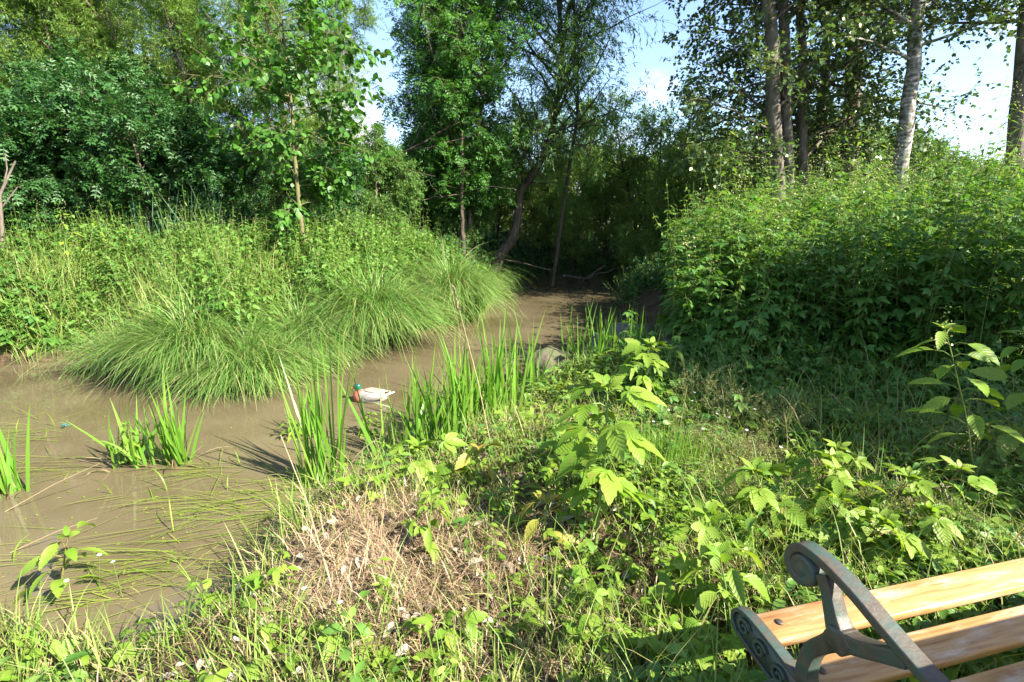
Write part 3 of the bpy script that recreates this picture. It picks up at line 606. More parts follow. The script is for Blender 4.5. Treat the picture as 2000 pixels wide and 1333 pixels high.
# herbs under the far trees, so no bare earth shows
b, sd = scatter(5000, -14, 12, 10.5, 22, lambda x, y, sd: (sd > .15) & (np.abs(x) < y * 1.15))
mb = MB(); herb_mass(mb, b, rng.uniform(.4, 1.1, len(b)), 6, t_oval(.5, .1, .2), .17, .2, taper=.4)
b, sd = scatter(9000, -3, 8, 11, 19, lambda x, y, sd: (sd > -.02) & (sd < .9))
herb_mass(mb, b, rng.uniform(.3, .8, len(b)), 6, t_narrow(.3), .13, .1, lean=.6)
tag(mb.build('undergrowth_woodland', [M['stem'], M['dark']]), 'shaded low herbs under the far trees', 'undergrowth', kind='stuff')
# meadow far behind
b, sd = scatter(9000, -45, 45, 20, 60, lambda x, y, sd: (sd > .2))
mb = MB(); blades(mb, rng, b, rng.uniform(0, 6.28, len(b)), rng.uniform(.6, 1.3, len(b)), rng.uniform(.05, .12, len(b)), rng.uniform(0, .3, len(b)), rng.uniform(.4, 1.2, len(b)), 3)
tag(mb.build('meadow_grass', M['grass']), 'tall meadow grass beyond the trees', 'grass', kind='stuff')

# sedge tussocks hanging over the left waterline
def tussock(label, px, py, r, hgt, n, seed, L=(.7, 1.25), shift=(0, 0)):
    q = np.random.default_rng(seed); c = onz(px, py, .05); c = np.array([c[0] + shift[0], c[1] + shift[1], 0]); c[2] = max(.0, hz(c[0], c[1])) - .02
    root = empty('sedge_tussock', tuple(c)); tag(root, label, 'sedge', 'sedge tussocks hanging over the water')
    a = q.uniform(0, 6.28, n); rr = r * np.sqrt(q.random(n)) * .55
    base = np.stack([rr * np.cos(a), rr * np.sin(a), hgt * (1 - (rr / (r * .6)) ** 2) * .6], -1)
    tf = q.integers(0, 34, n); tb_ = q.normal(0, 1, (34, 3))
    l0 = .22 + rr / r * 1.2 + q.normal(0, .25, n); l1 = l0 + q.uniform(1.4, 2.9, n)
    mb = MB(); az = a + .45 * tb_[tf, 0] + q.normal(0, .5, n); l0 = l0 + .28 * tb_[tf, 1]; l1 = l1 + .3 * tb_[tf, 1]; Lm = np.clip(1 + .22 * tb_[tf, 2], .5, 1.5)
    blades(mb, q, base, az, Lm * q.uniform(L[0] * .6, L[1] * 1.1, n) * (.8 + .3 * (1 - rr / r)), q.uniform(.006, .011, n), np.clip(l0, 0, 1.4), np.clip(l1, .7, 2.75), 8, 0, 1.2, basew=.9)
    k = n // 2; a = q.uniform(0, 6.28, k); rr = r * q.uniform(.3, .75, k)
    blades(mb, q, np.stack([rr * np.cos(a), rr * np.sin(a), hgt * .35 * (1 - rr / r) + .02], -1), a + q.normal(0, .4, k), q.uniform(.5, 1.05, k), q.uniform(.005, .010, k), q.uniform(.3, 1.0, k), q.uniform(1.9, 2.95, k), 7, 0, 1.0, basew=.9)
    mb.build('blades', M['sedge'], root)
    mm = MB(); k = 900; a = q.uniform(0, 6.28, k); rr = r * .5 * np.sqrt(q.random(k))
    blades(mm, q, np.stack([rr * np.cos(a), rr * np.sin(a), np.full(k, .0)], -1), a, q.uniform(.2, .5, k), q.uniform(.006, .012, k), q.uniform(.3, 1.2, k), q.uniform(1.4, 2.6, k), 5)
    mm.build('dead_blades', M['straw'], root)
tussock('largest sedge tussock, its long blades trailing in the water before the two reed clumps', 392, 728, .68, .26, 3200, 1, (.5, .95))
tussock('ragged sedge tussock right of the largest one, with pale bleached blades', 492, 732, .68, .24, 2600, 8, (.5, .95))
tussock('sedge tussock directly behind the duck, second along the bank', 590, 695, .75, .32, 3000, 2, (.55, 1.0))
tussock('tall rounded sedge tussock with a clean drooping edge beside the middle gap', 735, 672, .9, .40, 3900, 3, (.65, 1.15))
tussock('darker sedge tussock at the end of the row, beside the far pool', 882, 630, .8, .34, 3200, 4, (.6, 1.1))
tussock('small sedge tussock behind the rounded one, below the sapling', 660, 590, .7, .4, 2200, 5, (.6, 1.0))
tussock('small sedge tussock at the mud bank, first of the row', 240, 712, .45, .2, 900, 6, (.35, .6))
tussock('small pale sedge tuft among leafy herbs at the edge of the far pool', 945, 575, .5, .35, 1200, 7, (.4, .8))

# iris reeds
def iris(label, px, py, n, h, r, seed, mat='iris', z=0.0, group='iris reed clumps', lean=.2, w=(.014, .030), pos=None):
    q = np.random.default_rng(seed); c = pos if pos is not None else onz(px, py, z)
    n = int(n * 2.7); root = empty('iris_clump', tuple(c)); tag(root, label, 'reeds', group)
    a = q.uniform(0, 6.28, n); rr = r * np.sqrt(q.random(n)); mb = MB()
    base = np.stack([rr * np.cos(a) * 1.4, rr * np.sin(a) * .8, np.full(n, -.06)], -1)
    l0 = np.abs(q.normal(0, lean, n)); l1 = l0 + np.abs(q.normal(.08, .13, n)); br = q.random(n) < .06; l1[br] += 1.6
    h *= 1.12 if mat == 'iris_blue' else 1.2; blades(mb, q, base, q.uniform(0, 6.28, n), h * q.uniform(.5, 1.06, n), q.uniform(*w, n), l0, l1, 7, 0, 1.5, sidejit=1.2, basew=.85, tip=.02)
    mb.build('blades', M[mat], root)
    k = max(4, n // 4); a = q.uniform(0, 6.28, k); mm = MB()
    blades(mm, q, np.stack([r * np.cos(a), r * np.sin(a), np.full(k, -.03)], -1), a, h * q.uniform(.2, .55, k), q.uniform(w[0] * .6, w[1] * .8, k), q.uniform(.3, 1.1, k), q.uniform(1.2, 2.3, k), 6); mm.build('dead_leaves', M['straw'], root); return root
iris('tall iris clump standing in the water just left of the duck', 632, 948, 13, 1.0, .10, 1)
iris('short iris blades at the waterline left of the tall clump by the duck', 600, 850, 9, .5, .10, 12)
iris('sparse iris clump in front of the duck', 770, 905, 7, .72, .16, 2)
iris('wide iris clump on the shore between the duck and the grassy rush tuft', 855, 890, 30, .80, .20, 3, z=.02)
iris('dense bright iris clump growing right of the dark wet stone', 945, 850, 46, .85, .20, 4, z=.04)
iris('thin iris clump left of the sunlit boulder', 1000, 800, 14, .95, .20, 5, z=.05)
iris('iris clump between the two boulders', 1150, 745, 14, .85, .22, 6, z=.05)
iris('iris clump in front of the large shaded boulder', 1205, 740, 30, .80, .30, 7, z=.08)
iris('iris clump at the foot of the green thicket', 1270, 725, 16, .72, .3, 8, z=.1)
iris('small iris clump alone in the muddy water, with the broad bent blades', 345, 905, 15, .62, .07, 9)
iris('leaning iris blades beside the leafy water plant in the muddy water', 262, 905, 12, .55, .14, 10, lean=.4)
iris('iris blades at the left edge of the photo in the water', 8, 965, 12, .62, .10, 11)
g = gp(295, 9.0); iris('left one of the two blue-green iris clumps before the dark elders', 0, 0, 22, 1.5, .25, 13, 'iris_blue', group='blue-green iris clumps on the left bank', w=(.02, .035), pos=g)
g = gp(410, 9.0); iris('right one of the two blue-green iris clumps before the dark elders', 0, 0, 26, 1.55, .28, 14, 'iris_blue', group='blue-green iris clumps on the left bank', w=(.02, .035), pos=g)

# grass on the near bank
C_DRY, C_BARE = ground(880, 1130), ground(680, 1075)
def near_keep(dens):
    def f(x, y, sd):
        bare = np.exp(-(((x - C_BARE[0]) / .30) ** 2 + ((y - C_BARE[1]) / .32) ** 2))
        dry = np.exp(-(((x - C_DRY[0]) / .38) ** 2 + ((y - C_DRY[1]) / .40) ** 2))
        p = dens * np.clip(1.9 / np.maximum(y, .8), .12, 1.2) * (1 - .85 * np.clip(bare * 1.8, 0, 1)) * (1 - .72 * np.clip(dry * 1.5, 0, 1)) * np.clip(.8 + .5 * wob(x, y, 2.6, 4.0), .15, 1.3)
        return (sd > -.04) & (y < 9) & (x > -4.2) & (np.abs(x) < y * 1.15 + .5) & (rng.random(len(x)) < p) & ~((x > 2.1) & (y > 5.2))
    return f
b, sd = scatter(300000, -4.2, 7, .7, 8, near_keep(.62))
n = len(b); mb = MB()
long = rng.random(n) < .15
L = np.where(long, rng.uniform(.18, .42, n), rng.uniform(.06, .2, n))
L = L * (1 - .35 * sst(.6, 1.6, -b[:, 0])); blades(mb, rng, b, rng.uniform(0, 6.28, n), L, rng.uniform(.003, .0065, n), np.abs(rng.normal(.25, .3, n)), rng.uniform(.5, 2.0, n), 4)
tag(mb.build('grass', M['grass']), 'mixed green grass on the near bank', 'grass', kind='stuff')
# taller grass along the waterline
b, sd = scatter(42000, -4.2, 1.2, 1, 6, lambda x, y, sd: (sd > -.05) & (sd < .22) & (rng.random(len(x)) < np.clip(.75 * (.7 + .5 * wob(x, y, 3.1, 1.4)), .05, 1) * (1 - .85 * np.exp(-(((x + 1.2) / .38) ** 2 + ((y - 2.05) / .45) ** 2)))))
n = len(b); mb = MB(); b[:, 2] = np.maximum(b[:, 2], -.03)
blades(mb, rng, b, rng.uniform(0, 6.28, n), rng.uniform(.08, .34, n), rng.uniform(.004, .0085, n), np.abs(rng.normal(.2, .25, n)), rng.uniform(.4, 1.9, n), 5)
tag(mb.build('shore_grass', M['grass']), 'longer grass along the near waterline', 'grass', kind='stuff')
# straw: dry hollow grass patch, stubble and litter
b, sd = scatter(240000, -2.5, 6, .7, 5.5, lambda x, y, sd: (sd > .03) & (np.abs(x) < y * 1.15 + .5) & (rng.random(len(x)) < (.20 + .75 * np.clip(1.3 * np.exp(-(((x - C_DRY[0]) / .42) ** 2 + ((y - C_DRY[1]) / .42) ** 2)), 0, 1) * np.clip(.95 + .5 * wob(x, y, 5.1, 3.0), .3, 1) + .40 * np.exp(-(((x - C_BARE[0]) / .4) ** 2 + ((y - C_BARE[1]) / .4) ** 2)))))
n = len(b); mb = MB()
blades(mb, rng, b, rng.uniform(0, 6.28, n), rng.uniform(.05, .20, n), rng.uniform(.002, .005, n), rng.uniform(.2, 1.5, n), rng.uniform(1.0, 2.2, n), 4)
b, sd = scatter(2600, .8, 6, 2.6, 5.5, lambda x, y, sd: (sd > .1) & (np.abs(x) < y * 1.15 + .5)); n = len(b)
blades(mb, rng, b + [0, 0, .015], rng.uniform(0, 6.28, n), rng.uniform(.2, .6, n), rng.uniform(.003, .006, n), rng.uniform(1.2, 1.5, n), rng.uniform(1.5, 1.75, n), 5)
tag(mb.build('dry_grass', M['straw']), 'dry pinkish straw and dead grass on the near bank', 'dry grass', kind='stuff')
# low leafy ground cover
b, sd = scatter(60000, -2.2, 7, .8, 5.6, lambda x, y, sd: (sd > .12) & (np.abs(x) < y * 1.15 + .5) & (rng.random(len(x)) < np.clip(.05 + .28 * sst(-.2, 1.0, x) * np.clip(.45 + 1.0 * wob(x, y, 2.9, 5.5), 0, 1.5), 0, 1) * (1 - .9 * np.exp(-(((x - C_DRY[0]) / .55) ** 2 + ((y - C_DRY[1]) / .50) ** 2))) * (1 - .8 * np.exp(-(((x - C_BARE[0]) / .4) ** 2 + ((y - C_BARE[1]) / .4) ** 2)))))
mb = MB(); k = rng.random(len(b)) < .45
herb_mass(mb, b[k], rng.uniform(.05, .16, k.sum()), 3, TRI, .10, .6, up=.5, taper=.3, r0=.0018, pair=False)
k2 = ~k & (rng.random(len(b)) < .35); herb_mass(mb, b[k2], rng.uniform(.08, .26, k2.sum()), 4, SER, .085, .4, mats=(0, 2), up=.4, taper=.3, r0=.002); k = k | k2
herb_mass(mb, b[~k], rng.uniform(.06, .22, (~k).sum()), 5, t_oval(.5, .08, .2), .055, .3, up=.4, taper=.4, r0=.0016)
tag(mb.build('ground_cover', [M['stem'], M['herb'], M['nettle']]), 'low leafy weeds between the grass on the near bank', 'weeds', kind='stuff')
# taller weeds spilling down from the thicket
b, sd = scatter(2600, 1.0, 5.5, 2.9, 4.9, lambda x, y, sd: (sd > .1) & (np.abs(x) < y * 1.12 + .3) & (y > 2.6 + .35 * np.maximum(0, 2.2 - x)) & (rng.random(len(x)) < np.clip((.12 + .75 * sst(3.4, 4.7, y)) * (.7 + .7 * wob(x, y, 3.3, 2.9)), .02, 1)))
mb = MB(); hh = rng.uniform(.12, .34, len(b)) + .35 * sst(3.6, 4.8, b[:, 1]) * rng.random(len(b)); k = rng.random(len(b))
herb_mass(mb, b[k < .4], hh[k < .4], 5, PAL, .13, .6, taper=.4, low=.2); herb_mass(mb, b[(k >= .4) & (k < .75)], hh[(k >= .4) & (k < .75)] * 1.2, 8, t_narrow(.3), .08, .1, taper=.4, low=.2); herb_mass(mb, b[k >= .75], hh[k >= .75], 6, SER, .10, .3, taper=.4, low=.2)
b, sd = scatter(5000, 1.0, 5.5, 2.7, 4.9, lambda x, y, sd: (sd > .1) & (np.abs(x) < y * 1.12 + .3) & (rng.random(len(x)) < np.clip(.35 * (.7 + .8 * wob(x, y, 2.9, 7.7)), .0, 1)))
blades(mb, rng, b, rng.uniform(0, 6.28, len(b)), rng.uniform(.2, .55, len(b)), rng.uniform(.004, .008, len(b)), rng.uniform(0, .5, len(b)), rng.uniform(.5, 1.9, len(b)), 5, 2)
tag(mb.build('undergrowth_weeds', [M['stem'], M['thicket'], M['grass']]), 'tangled weeds between the thicket and the short grass', 'weeds', kind='stuff')
# floating blades
cs = [(430, 985, 150, 32, 70), (360, 1080, 170, 60, 80), (560, 980, 110, 40, 70), (120, 915, 110, 20, 40), (250, 1130, 190, 60, 60), (60, 850, 90, 26, 60), (640, 930, 60, 20, 40), (440, 920, 60, 12, 40), (880, 600, 40, 10, 20), (1120, 598, 60, 6, 40)]
mb = MB()
for px, py, rx, ry, n in cs:
    c = np.array([onz(px + rng.normal(0, rx * .5), py + rng.normal(0, ry * .6)) for _ in range(n)]); c[:, 2] = rng.uniform(-.012, .012, n)
    a = np.where(rng.random(n) < .8, R(200) + rng.normal(0, .3, n), rng.uniform(0, 6.28, n))
    blades(mb, rng, c, a, rng.uniform(.12, .55, n), rng.uniform(.003, .007, n), np.full(n, 1.50) - np.abs(rng.normal(0, .07, n)), 1.57 + rng.normal(.02, .03, n), 6, basew=.8)
    k = max(3, n // 12); up = c[:k].copy()
    blades(mb, rng, up, rng.uniform(0, 6.28, k), rng.uniform(.12, .28, k), rng.uniform(.006, .010, k), rng.uniform(.1, .7, k), rng.uniform(1.0, 2.6, k), 6)
q2 = np.stack([onz(rng.uniform(-60, 1150), rng.uniform(590, 1150)) for _ in range(900)]); q2 = q2[sdist(q2[:, 0], q2[:, 1]) < -.05]
instance(mb, t_diamond(.5), q2 + [0, 0, .006], rng.normal(0, 1, (len(q2), 3)) * [1, 1, .02], np.tile([0, 0, 1.], (len(q2), 1)), rng.uniform(.01, .035, len(q2)))
tag(mb.build('floating_grass', M['float']), 'long yellow-green grass blades floating on the muddy water', 'water weed', kind='stuff')
# dead leaves and litter
b, sd = scatter(1900, -1.6, 3.5, .9, 4, lambda x, y, sd: (sd > .05) & (np.abs(x) < y * 1.1 + .4)); n = len(b)
mb = MB(); instance(mb, t_oval(.5, .16, .35), b + [0, 0, .03], rng.normal(0, 1, (n, 3)) * [1, 1, .35], np.array([0, 0, 1.]) + rng.normal(0, .5, (n, 3)), rng.uniform(.025, .07, n))
tag(mb.build('fallen_leaves', M['dead']), 'pale dry fallen leaves scattered through the grass', 'dead leaves', kind='stuff')

# ------------------------------------------------------------------ single leafy plants near the camera
def leafy(name, label, loc, H, lean, nn, leaf, lsize, seed, leafm='herb', stemm='stem', group=None, petiole=.5, up=.35, r0=.006, start=.25, taper=.25, curve=.06, tipleaves=5, cat='plant', pair=True, bloom=None):
    global rng
    keep = rng; rng = np.random.default_rng(seed); q = rng
    root = empty(name, tuple(loc)); tag(root, label, cat, group); lsize *= 1.25
    sb, lb_ = MB(), MB(); d = unit(np.array([[lean[0], lean[1], 1.0]]))
    P, T = polylines(q, np.array([[0, 0, -.03]]), d, np.array([H]), 10, curve * .5, (lean[0] * .08, lean[1] * .08, -.01)); tubes(sb, P, np.array([r0]), np.array([r0 * .4]), 6)
    pos, fw, sz = [], [], []
    for j in range(nn):
        t = start + (.97 - start) * j / max(1, nn - 1); f = t * 10; i = min(9, int(f)); p = P[0, i] * (1 - f + i) + P[0, i + 1] * (f - i); a = j * 2.2 + q.uniform(-.4, .4)
        for o_ in ((0, np.pi) if pair else (0,)):
            dv = np.array([math.cos(a + o_), math.sin(a + o_), up]); s_ = lsize * (1 - taper * t) * q.uniform(.75, 1.15)
            e = p + unit(dv) * petiole * s_; tubes(sb, np.array([[p, (p + e) / 2 + [0, 0, .012], e]]), np.array([r0 * .45]), np.array([r0 * .3]), 4)
            pos.append(e); fw.append(dv + np.array([0, 0, -.55]) + q.normal(0, .15, 3)); sz.append(s_)
    for j in range(tipleaves):
        a = j * 2.4; pos.append(P[0, -1]); fw.append(np.array([math.cos(a), math.sin(a), .9])); sz.append(lsize * .55 * q.uniform(.6, 1))
    pos, fw = np.array(pos), np.array(fw)
    instance(lb_, leaf, pos, fw, np.tile([0, 0, 1.0], (len(pos), 1)) + q.normal(0, .3, (len(pos), 3)), np.array(sz), 0, q)
    sb.build('stem', M[stemm], root, smooth=True); lb_.build('leaves', M[leafm], root)
    if bloom:
        bb = MB(); tip = P[0, -1]; qn = 40; c = tip + q.normal(0, 1, (qn, 3)) * [.025, .025, .06]
        instance(bb, t_diamond(.9, .1), c, q.normal(0, 1, (qn, 3)), q.normal(0, 1, (qn, 3)), .014 * q.uniform(.6, 1.3, qn)); bb.build('blossoms', M[bloom], root)
    rng = keep; return root
P5, T5, S7 = t_palmate(5), t_trifol(6), t_serr(7, .46)
GP_ = 'leafy plants on the near bank'
leafy('meadow_herb', 'tall leafy plant with a thick pale stem and big lobed leaves', ground(1160, 1080), .80, (.10, .10), 8, P5, .17, 1, group=GP_, r0=.010, start=.38, petiole=.4, taper=.1)
leafy('meadow_herb', 'broad bright plant in front of the tall one, its leaves catching full sun', ground(1120, 965), .34, (.05, .05), 4, T5, .16, 2, group=GP_, start=.3)
leafy('meadow_herb', 'leafy plant drooping over the dry grass hump, with a chain of hanging leaves', ground(838, 1085), .34, (.0, .02), 5, S7, .10, 3, group=GP_, start=.2, up=-.1, petiole=.3)
leafy('meadow_herb', 'plant spreading lobed leaves over the water at the shore', ground(850, 945) + [0, 0, .0], .26, (-.25, .1), 4, P5, .15, 4, group=GP_, start=.3, petiole=.8)
leafy('meadow_herb', 'yellow-leaved plant on the shore above the dry hump', ground(925, 950), .24, (.1, .0), 3, t_serr(6, .6), .12, 5, 'herb_yellow', group=GP_, start=.5)
leafy('meadow_herb', 'small plant with pale yellow leaves beside the thick pale stem', ground(1055, 1090), .28, (.05, .1), 4, S7, .11, 6, 'herb_yellow', group=GP_, start=.3)
leafy('meadow_herb', 'small lone leafy sprig low in the dry grass', ground(868, 1250), .12, (.02, 0), 2, T5, .12, 7, group=GP_, start=.5, petiole=.3, tipleaves=1)
leafy('meadow_herb', 'upright plant with oval toothed leaflets, between the tall plant and the bench', ground(1385, 1180), .40, (.0, .1), 7, T5, .14, 8, group=GP_, start=.15)
leafy('meadow_herb', 'plant with hanging leaves next to the bench end', ground(1360, 1260), .30, (.0, .1), 5, T5, .13, 9, group=GP_, start=.2)
leafy('meadow_herb', 'leafy plant pressed against the front of the bench end', ground(1430, 1265), .36, (-.05, .12), 6, S7, .14, 10, group=GP_, start=.2)
leafy('meadow_herb', 'thin plant with two large lobed leaves left of the red-stemmed patch', ground(1500, 1040), .34, (-.1, .05), 4, P5, .15, 11, group=GP_, start=.45)
i = 0
for px, py, h, lab in ((1575, 1010, .36, 'bushy lobed-leaved plant at the middle of the patch above the bench'), (1650, 1030, .38, 'red-stemmed plant at the centre of the patch above the bench'), (1720, 1040, .34, 'plant with yellowing lower leaves in the patch above the bench arm'),
                       (1610, 1085, .30, 'low plant just above the curled bench arm'), (1700, 1100, .30, 'low lobed-leaved plant above the front slat of the bench'), (1790, 1030, .40, 'plant with a thin purple-tipped shoot at the right of the patch'), (1760, 1095, .28, 'last low plant of the patch, beside the dry straw'), (1655, 965, .30, 'plant at the back of the patch, in the shade edge')):
    i += 1
    leafy('bramble_plant', lab, ground(px, py), h, (rng.normal(0, .2), rng.normal(0, .15)), 6, P5 if i % 2 else T5, .13, 30 + i, stemm='stem_red', group='lobed-leaved plants in the patch above the bench', start=.2, r0=.004)
leafy('tall_nettle', 'tall thin plant with toothed leaves standing before the dark thicket', ground(1905, 960), 1.0, (-.17, .05), 10, S7, .15, 50, group='tall plants at the right edge', start=.35, curve=.05, bloom='bloom')
leafy('tall_nettle', 'tall pale-leaved plant cut by the right edge of the photo', ground(1985, 900), .82, (.02, .05), 9, S7, .15, 51, group='tall plants at the right edge', start=.3)
leafy('tall_nettle', 'low broad-leaved plant at the foot of the tall thin one', ground(1935, 930), .5, (.2, -.05), 7, S7, .17, 52, group='tall plants at the right edge', start=.25)
leafy('meadow_herb', 'leafy shoot with big pale leaves rising before the iris clump and thicket', ground(1235, 800), .60, (.10, -.05), 7, P5, .17, 53, group=GP_, start=.35)
leafy('meadow_herb', 'slim shoot with a pointed tip between the last iris clump and the thicket', ground(1285, 790), .52, (.12, 0), 5, S7, .12, 54, group=GP_, start=.5)
leafy('water_plant', 'bushy leafy plant growing in the muddy water between the iris blades', onz(262, 905), .36, (0, .0), 12, t_narrow(.28), .10, 55, group='leafy plants in the water', start=.05, petiole=.1)
leafy('water_plant', 'pale leafy plant with reddish stem at the near shore of the muddy water', onz(118, 1165), .34, (.1, .05), 6, S7, .12, 56, stemm='stem_red', group='leafy plants in the water', start=.25, bloom=None)
leafy('water_plant', 'low yellow-green cress cushion below the duck', onz(720, 850), .22, (0, 0), 14, t_oval(.8), .05, 57, group='leafy plants in the water', start=.05, petiole=.8)
leafy('water_plant', 'leafy cushion left of the tall iris clump at the shore', onz(575, 855), .2, (0, 0), 12, t_narrow(.3), .08, 58, group='leafy plants in the water', start=.05)
leafy('leafy_herb', 'sunlit leafy herb at the corner of the far pool', ground(930, 560), .55, (.1, -.1), 12, S7, .16, 59, 'herb', start=.1)
leafy('leafy_herb', 'dark leafy herb standing in the water before the thicket corner', onz(1235, 620), .62, (.05, 0), 16, t_narrow(.3), .14, 60, 'thicket', start=.05)
# yellow meadow-rue heads on the left bank
for px, lab in ((120, 'left one of two cream flower heads'), (150, 'right one of two cream flower heads')):
    g = np.array(gp(px, 7.6)); leafy('flowering_herb', lab + ' before the dark elders', g, 1.35 if px < 140 else 1.3, (.02, 0), 9, t_narrow(.3), .16, 70 + px, start=.2, bloom='bloom', group='cream flower heads on the left bank')
# rush tuft
q = np.random.default_rng(9); g = ground(1290, 925); root = empty('rush_tuft', tuple(g)); tag(root, 'dense tuft of thin upright bright green rushes right of the tall leafy plant', 'rushes')
n = 420; a = q.uniform(0, 6.28, n); rr = np.sqrt(q.random(n)); mb = MB()
blades(mb, q, np.stack([rr * np.cos(a) * .28, rr * np.sin(a) * .14, np.zeros(n)], -1), a, q.uniform(.12, .30, n), q.uniform(.003, .005, n), np.abs(q.normal(0, .10, n)), np.abs(q.normal(.1, .12, n)), 4, tip=.3)
mb.build('blades', M['iris'], root)
# fine bent-grass panicles
def bent(label, px, py, n, h, r, seed):
    q = np.random.default_rng(seed); g = ground(px, py); root = empty('bent_grass', tuple(g)); tag(root, label, 'grass tuft', 'fine seeding grass tufts')
    a = q.uniform(0, 6.28, n); rr = r * np.sqrt(q.random(n)); base = np.stack([rr * np.cos(a), rr * np.sin(a) * .7, np.zeros(n)], -1)
    P, T = polylines(q, base, np.concatenate([q.normal(0, .35, (n, 2)), np.ones((n, 1))], 1), h * q.uniform(.6, 1.1, n), 5, .06, (.0, 0, -.03)); mb = MB(); tubes(mb, P, np.full(n, .0013), np.full(n, .0006), 3)
    p, d, t = children(q, P, T, 12, .6, 1, R(40)); P2, T2 = polylines(q, p, d, q.uniform(.03, .07, len(p)), 2, .2); tubes(mb, P2, np.full(len(p), .0007), np.full(len(p), .0004), 3)
    p, d, t = children(q, P2, T2, 4, .4, 1, R(40)); mb.build('stalks', M['grass'], root)
    mb = MB(); instance(mb, t_diamond(.45), p, d, q.normal(0, 1, d.shape), .008 * q.uniform(.7, 1.4, len(p))); mb.build('seed_heads', M['seed'], root)
bent('hazy seeding grass between the rush tuft and the shaded ground', 1400, 930, 90, .34, .32, 1)
bent('hazy seeding grass left of the leafy patch, before the bench', 1425, 1010, 60, .28, .22, 2)
bent('hazy seeding grass tuft in the leafy patch beside the dry straw', 1770, 1050, 70, .26, .24, 3)
bent('seeding grass with dark open heads at the shore below the thicket', 1375, 830, 40, .45, .2, 4)
bent('seeding grass in the shade at the right edge', 1930, 950, 60, .5, .35, 5)
bent('seeding grass among small white flowers', 1480, 870, 60, .4, .3, 6)
# lone dry stalks
def stalk(label, pts, r=.004, head=True):
    root = empty('dry_stalk', tuple(pts[0])); tag(root, label, 'stalk', 'lone dry grass stalks')
    P = np.array(pts) - np.array(pts[0]); s = np.linspace(0, len(P) - 1, 9); i = np.minimum(s.astype(int), len(P) - 2); P = P[i] * (1 - (s - i))[:, None] + P[i + 1] * (s - i)[:, None]
    mb = MB(); tubes(mb, P[None], np.array([r]), np.array([r * .4]), 5); mb.build('stem', M['straw'], root)
    if head:
        q = np.random.default_rng(len(label)); m = 70; t = q.random(m); d = P[-1] - P[-2]; c = P[-1] + d * 1.2 * (t - .4)[:, None] + q.normal(0, .006, (m, 3))
        mb = MB(); instance(mb, t_diamond(.3), c, d + q.normal(0, .01, (m, 3)), q.normal(0, 1, (m, 3)), .02 * q.uniform(.7, 1.3, m)); mb.build('seed_head', M['seed'], root)
def stalk_px(label, foot, tip, dy=.1, **k):
    g = np.array(foot); stalk(label, [g, (g + np.array(atY(*tip, g[1] + dy))) / 2 + [.01, 0, .02], np.array(atY(*tip, g[1] + dy))], **k)
stalk_px('long pale dry stalk leaning left across the iris clumps, up to the sedge edge', ground(965, 900), (893, 590))
stalk_px('thin dry stalk with a nodding seed head above the long pale one', onz(905, 690), (866, 490), r=.003)
stalk_px('dry stalk leaning over the water at the left of the bare earth hump', ground(640, 1120), (548, 850), head=False)
stalk_px('fallen pale reed lying across the water toward the left edge', onz(10, 1000), (195, 905), .2, r=.003, head=False)
stalk_px('pale reed lying on the water with a white feather-like end', onz(20, 1080), (190, 1012), .1, r=.003, head=False)
stalk_px('short cut stem standing in the dry grass', ground(735, 1190), (722, 1100), r=.005, head=False)
stalk_px('dry red-brown stalk standing in the shaded grass', ground(1868, 930), (1868, 895), r=.005, head=False)
stalk_px('broken pale stem leaning in the shade before the thicket', ground(1690, 860), (1625, 770), r=.007, head=False)
# dead forked branch at the left edge
mb = MB()
for pts, a, b in (([gp(-15, 8.2), atY(0, 380, 8.2), atY(30, 315, 8.2)], .035, .012), ([atY(8, 360, 8.2), atY(14, 330, 8.2), atY(10, 300, 8.2)], .015, .006), ([gp(-30, 8.3), atY(0, 410, 8.3), atY(35, 365, 8.3)], .02, .008)):
    P = np.array([np.array(p, float) for p in pts]); tubes(mb, P[None], np.array([a]), np.array([b]), 6)
tag(mb.build('dead_branch', M['dead_wood']), 'pale forked dead branch sticking up at the left edge', 'branch')
# driftwood at the far waterline
def stick(label, pts, r, mat='bark_dark'):
    P = np.array([np.array(p, float) for p in pts]); s = np.linspace(0, len(P) - 1, 9); i = np.minimum(s.astype(int), len(P) - 2); P = P[i] * (1 - (s - i))[:, None] + P[i + 1] * (s - i)[:, None]
    P[1:-1] += np.random.default_rng(len(label)).normal(0, r * .5, (7, 3)); mb = MB(); tubes(mb, P[None], np.array([r]), np.array([r * .4]), 6)
    tag(mb.build('driftwood', M[mat], smooth=True), label, 'driftwood', 'dead wood at the water')
stick('bare crooked branch reaching over the far water from the leaning willow', [atY(965, 505, 14.3), atY(1010, 512, 14), atY(1080, 528, 13.8)], .03)
stick('dead wood lying along the dark far bank', [atY(1100, 540, 15.2), atY(1150, 545, 15), atY(1200, 525, 15.2)], .05)
stick('thin dead branch dipping into the far water', [atY(1180, 520, 15), atY(1150, 540, 14.6), onz(1115, 566)], .03)
stick('grey log half buried in the herbs of the left bank', [np.array(ground(350, 548)) + [0, 0, .4], np.array(ground(390, 545)) + [0, 0, .42], np.array(ground(430, 552)) + [0, 0, .4]], .06)

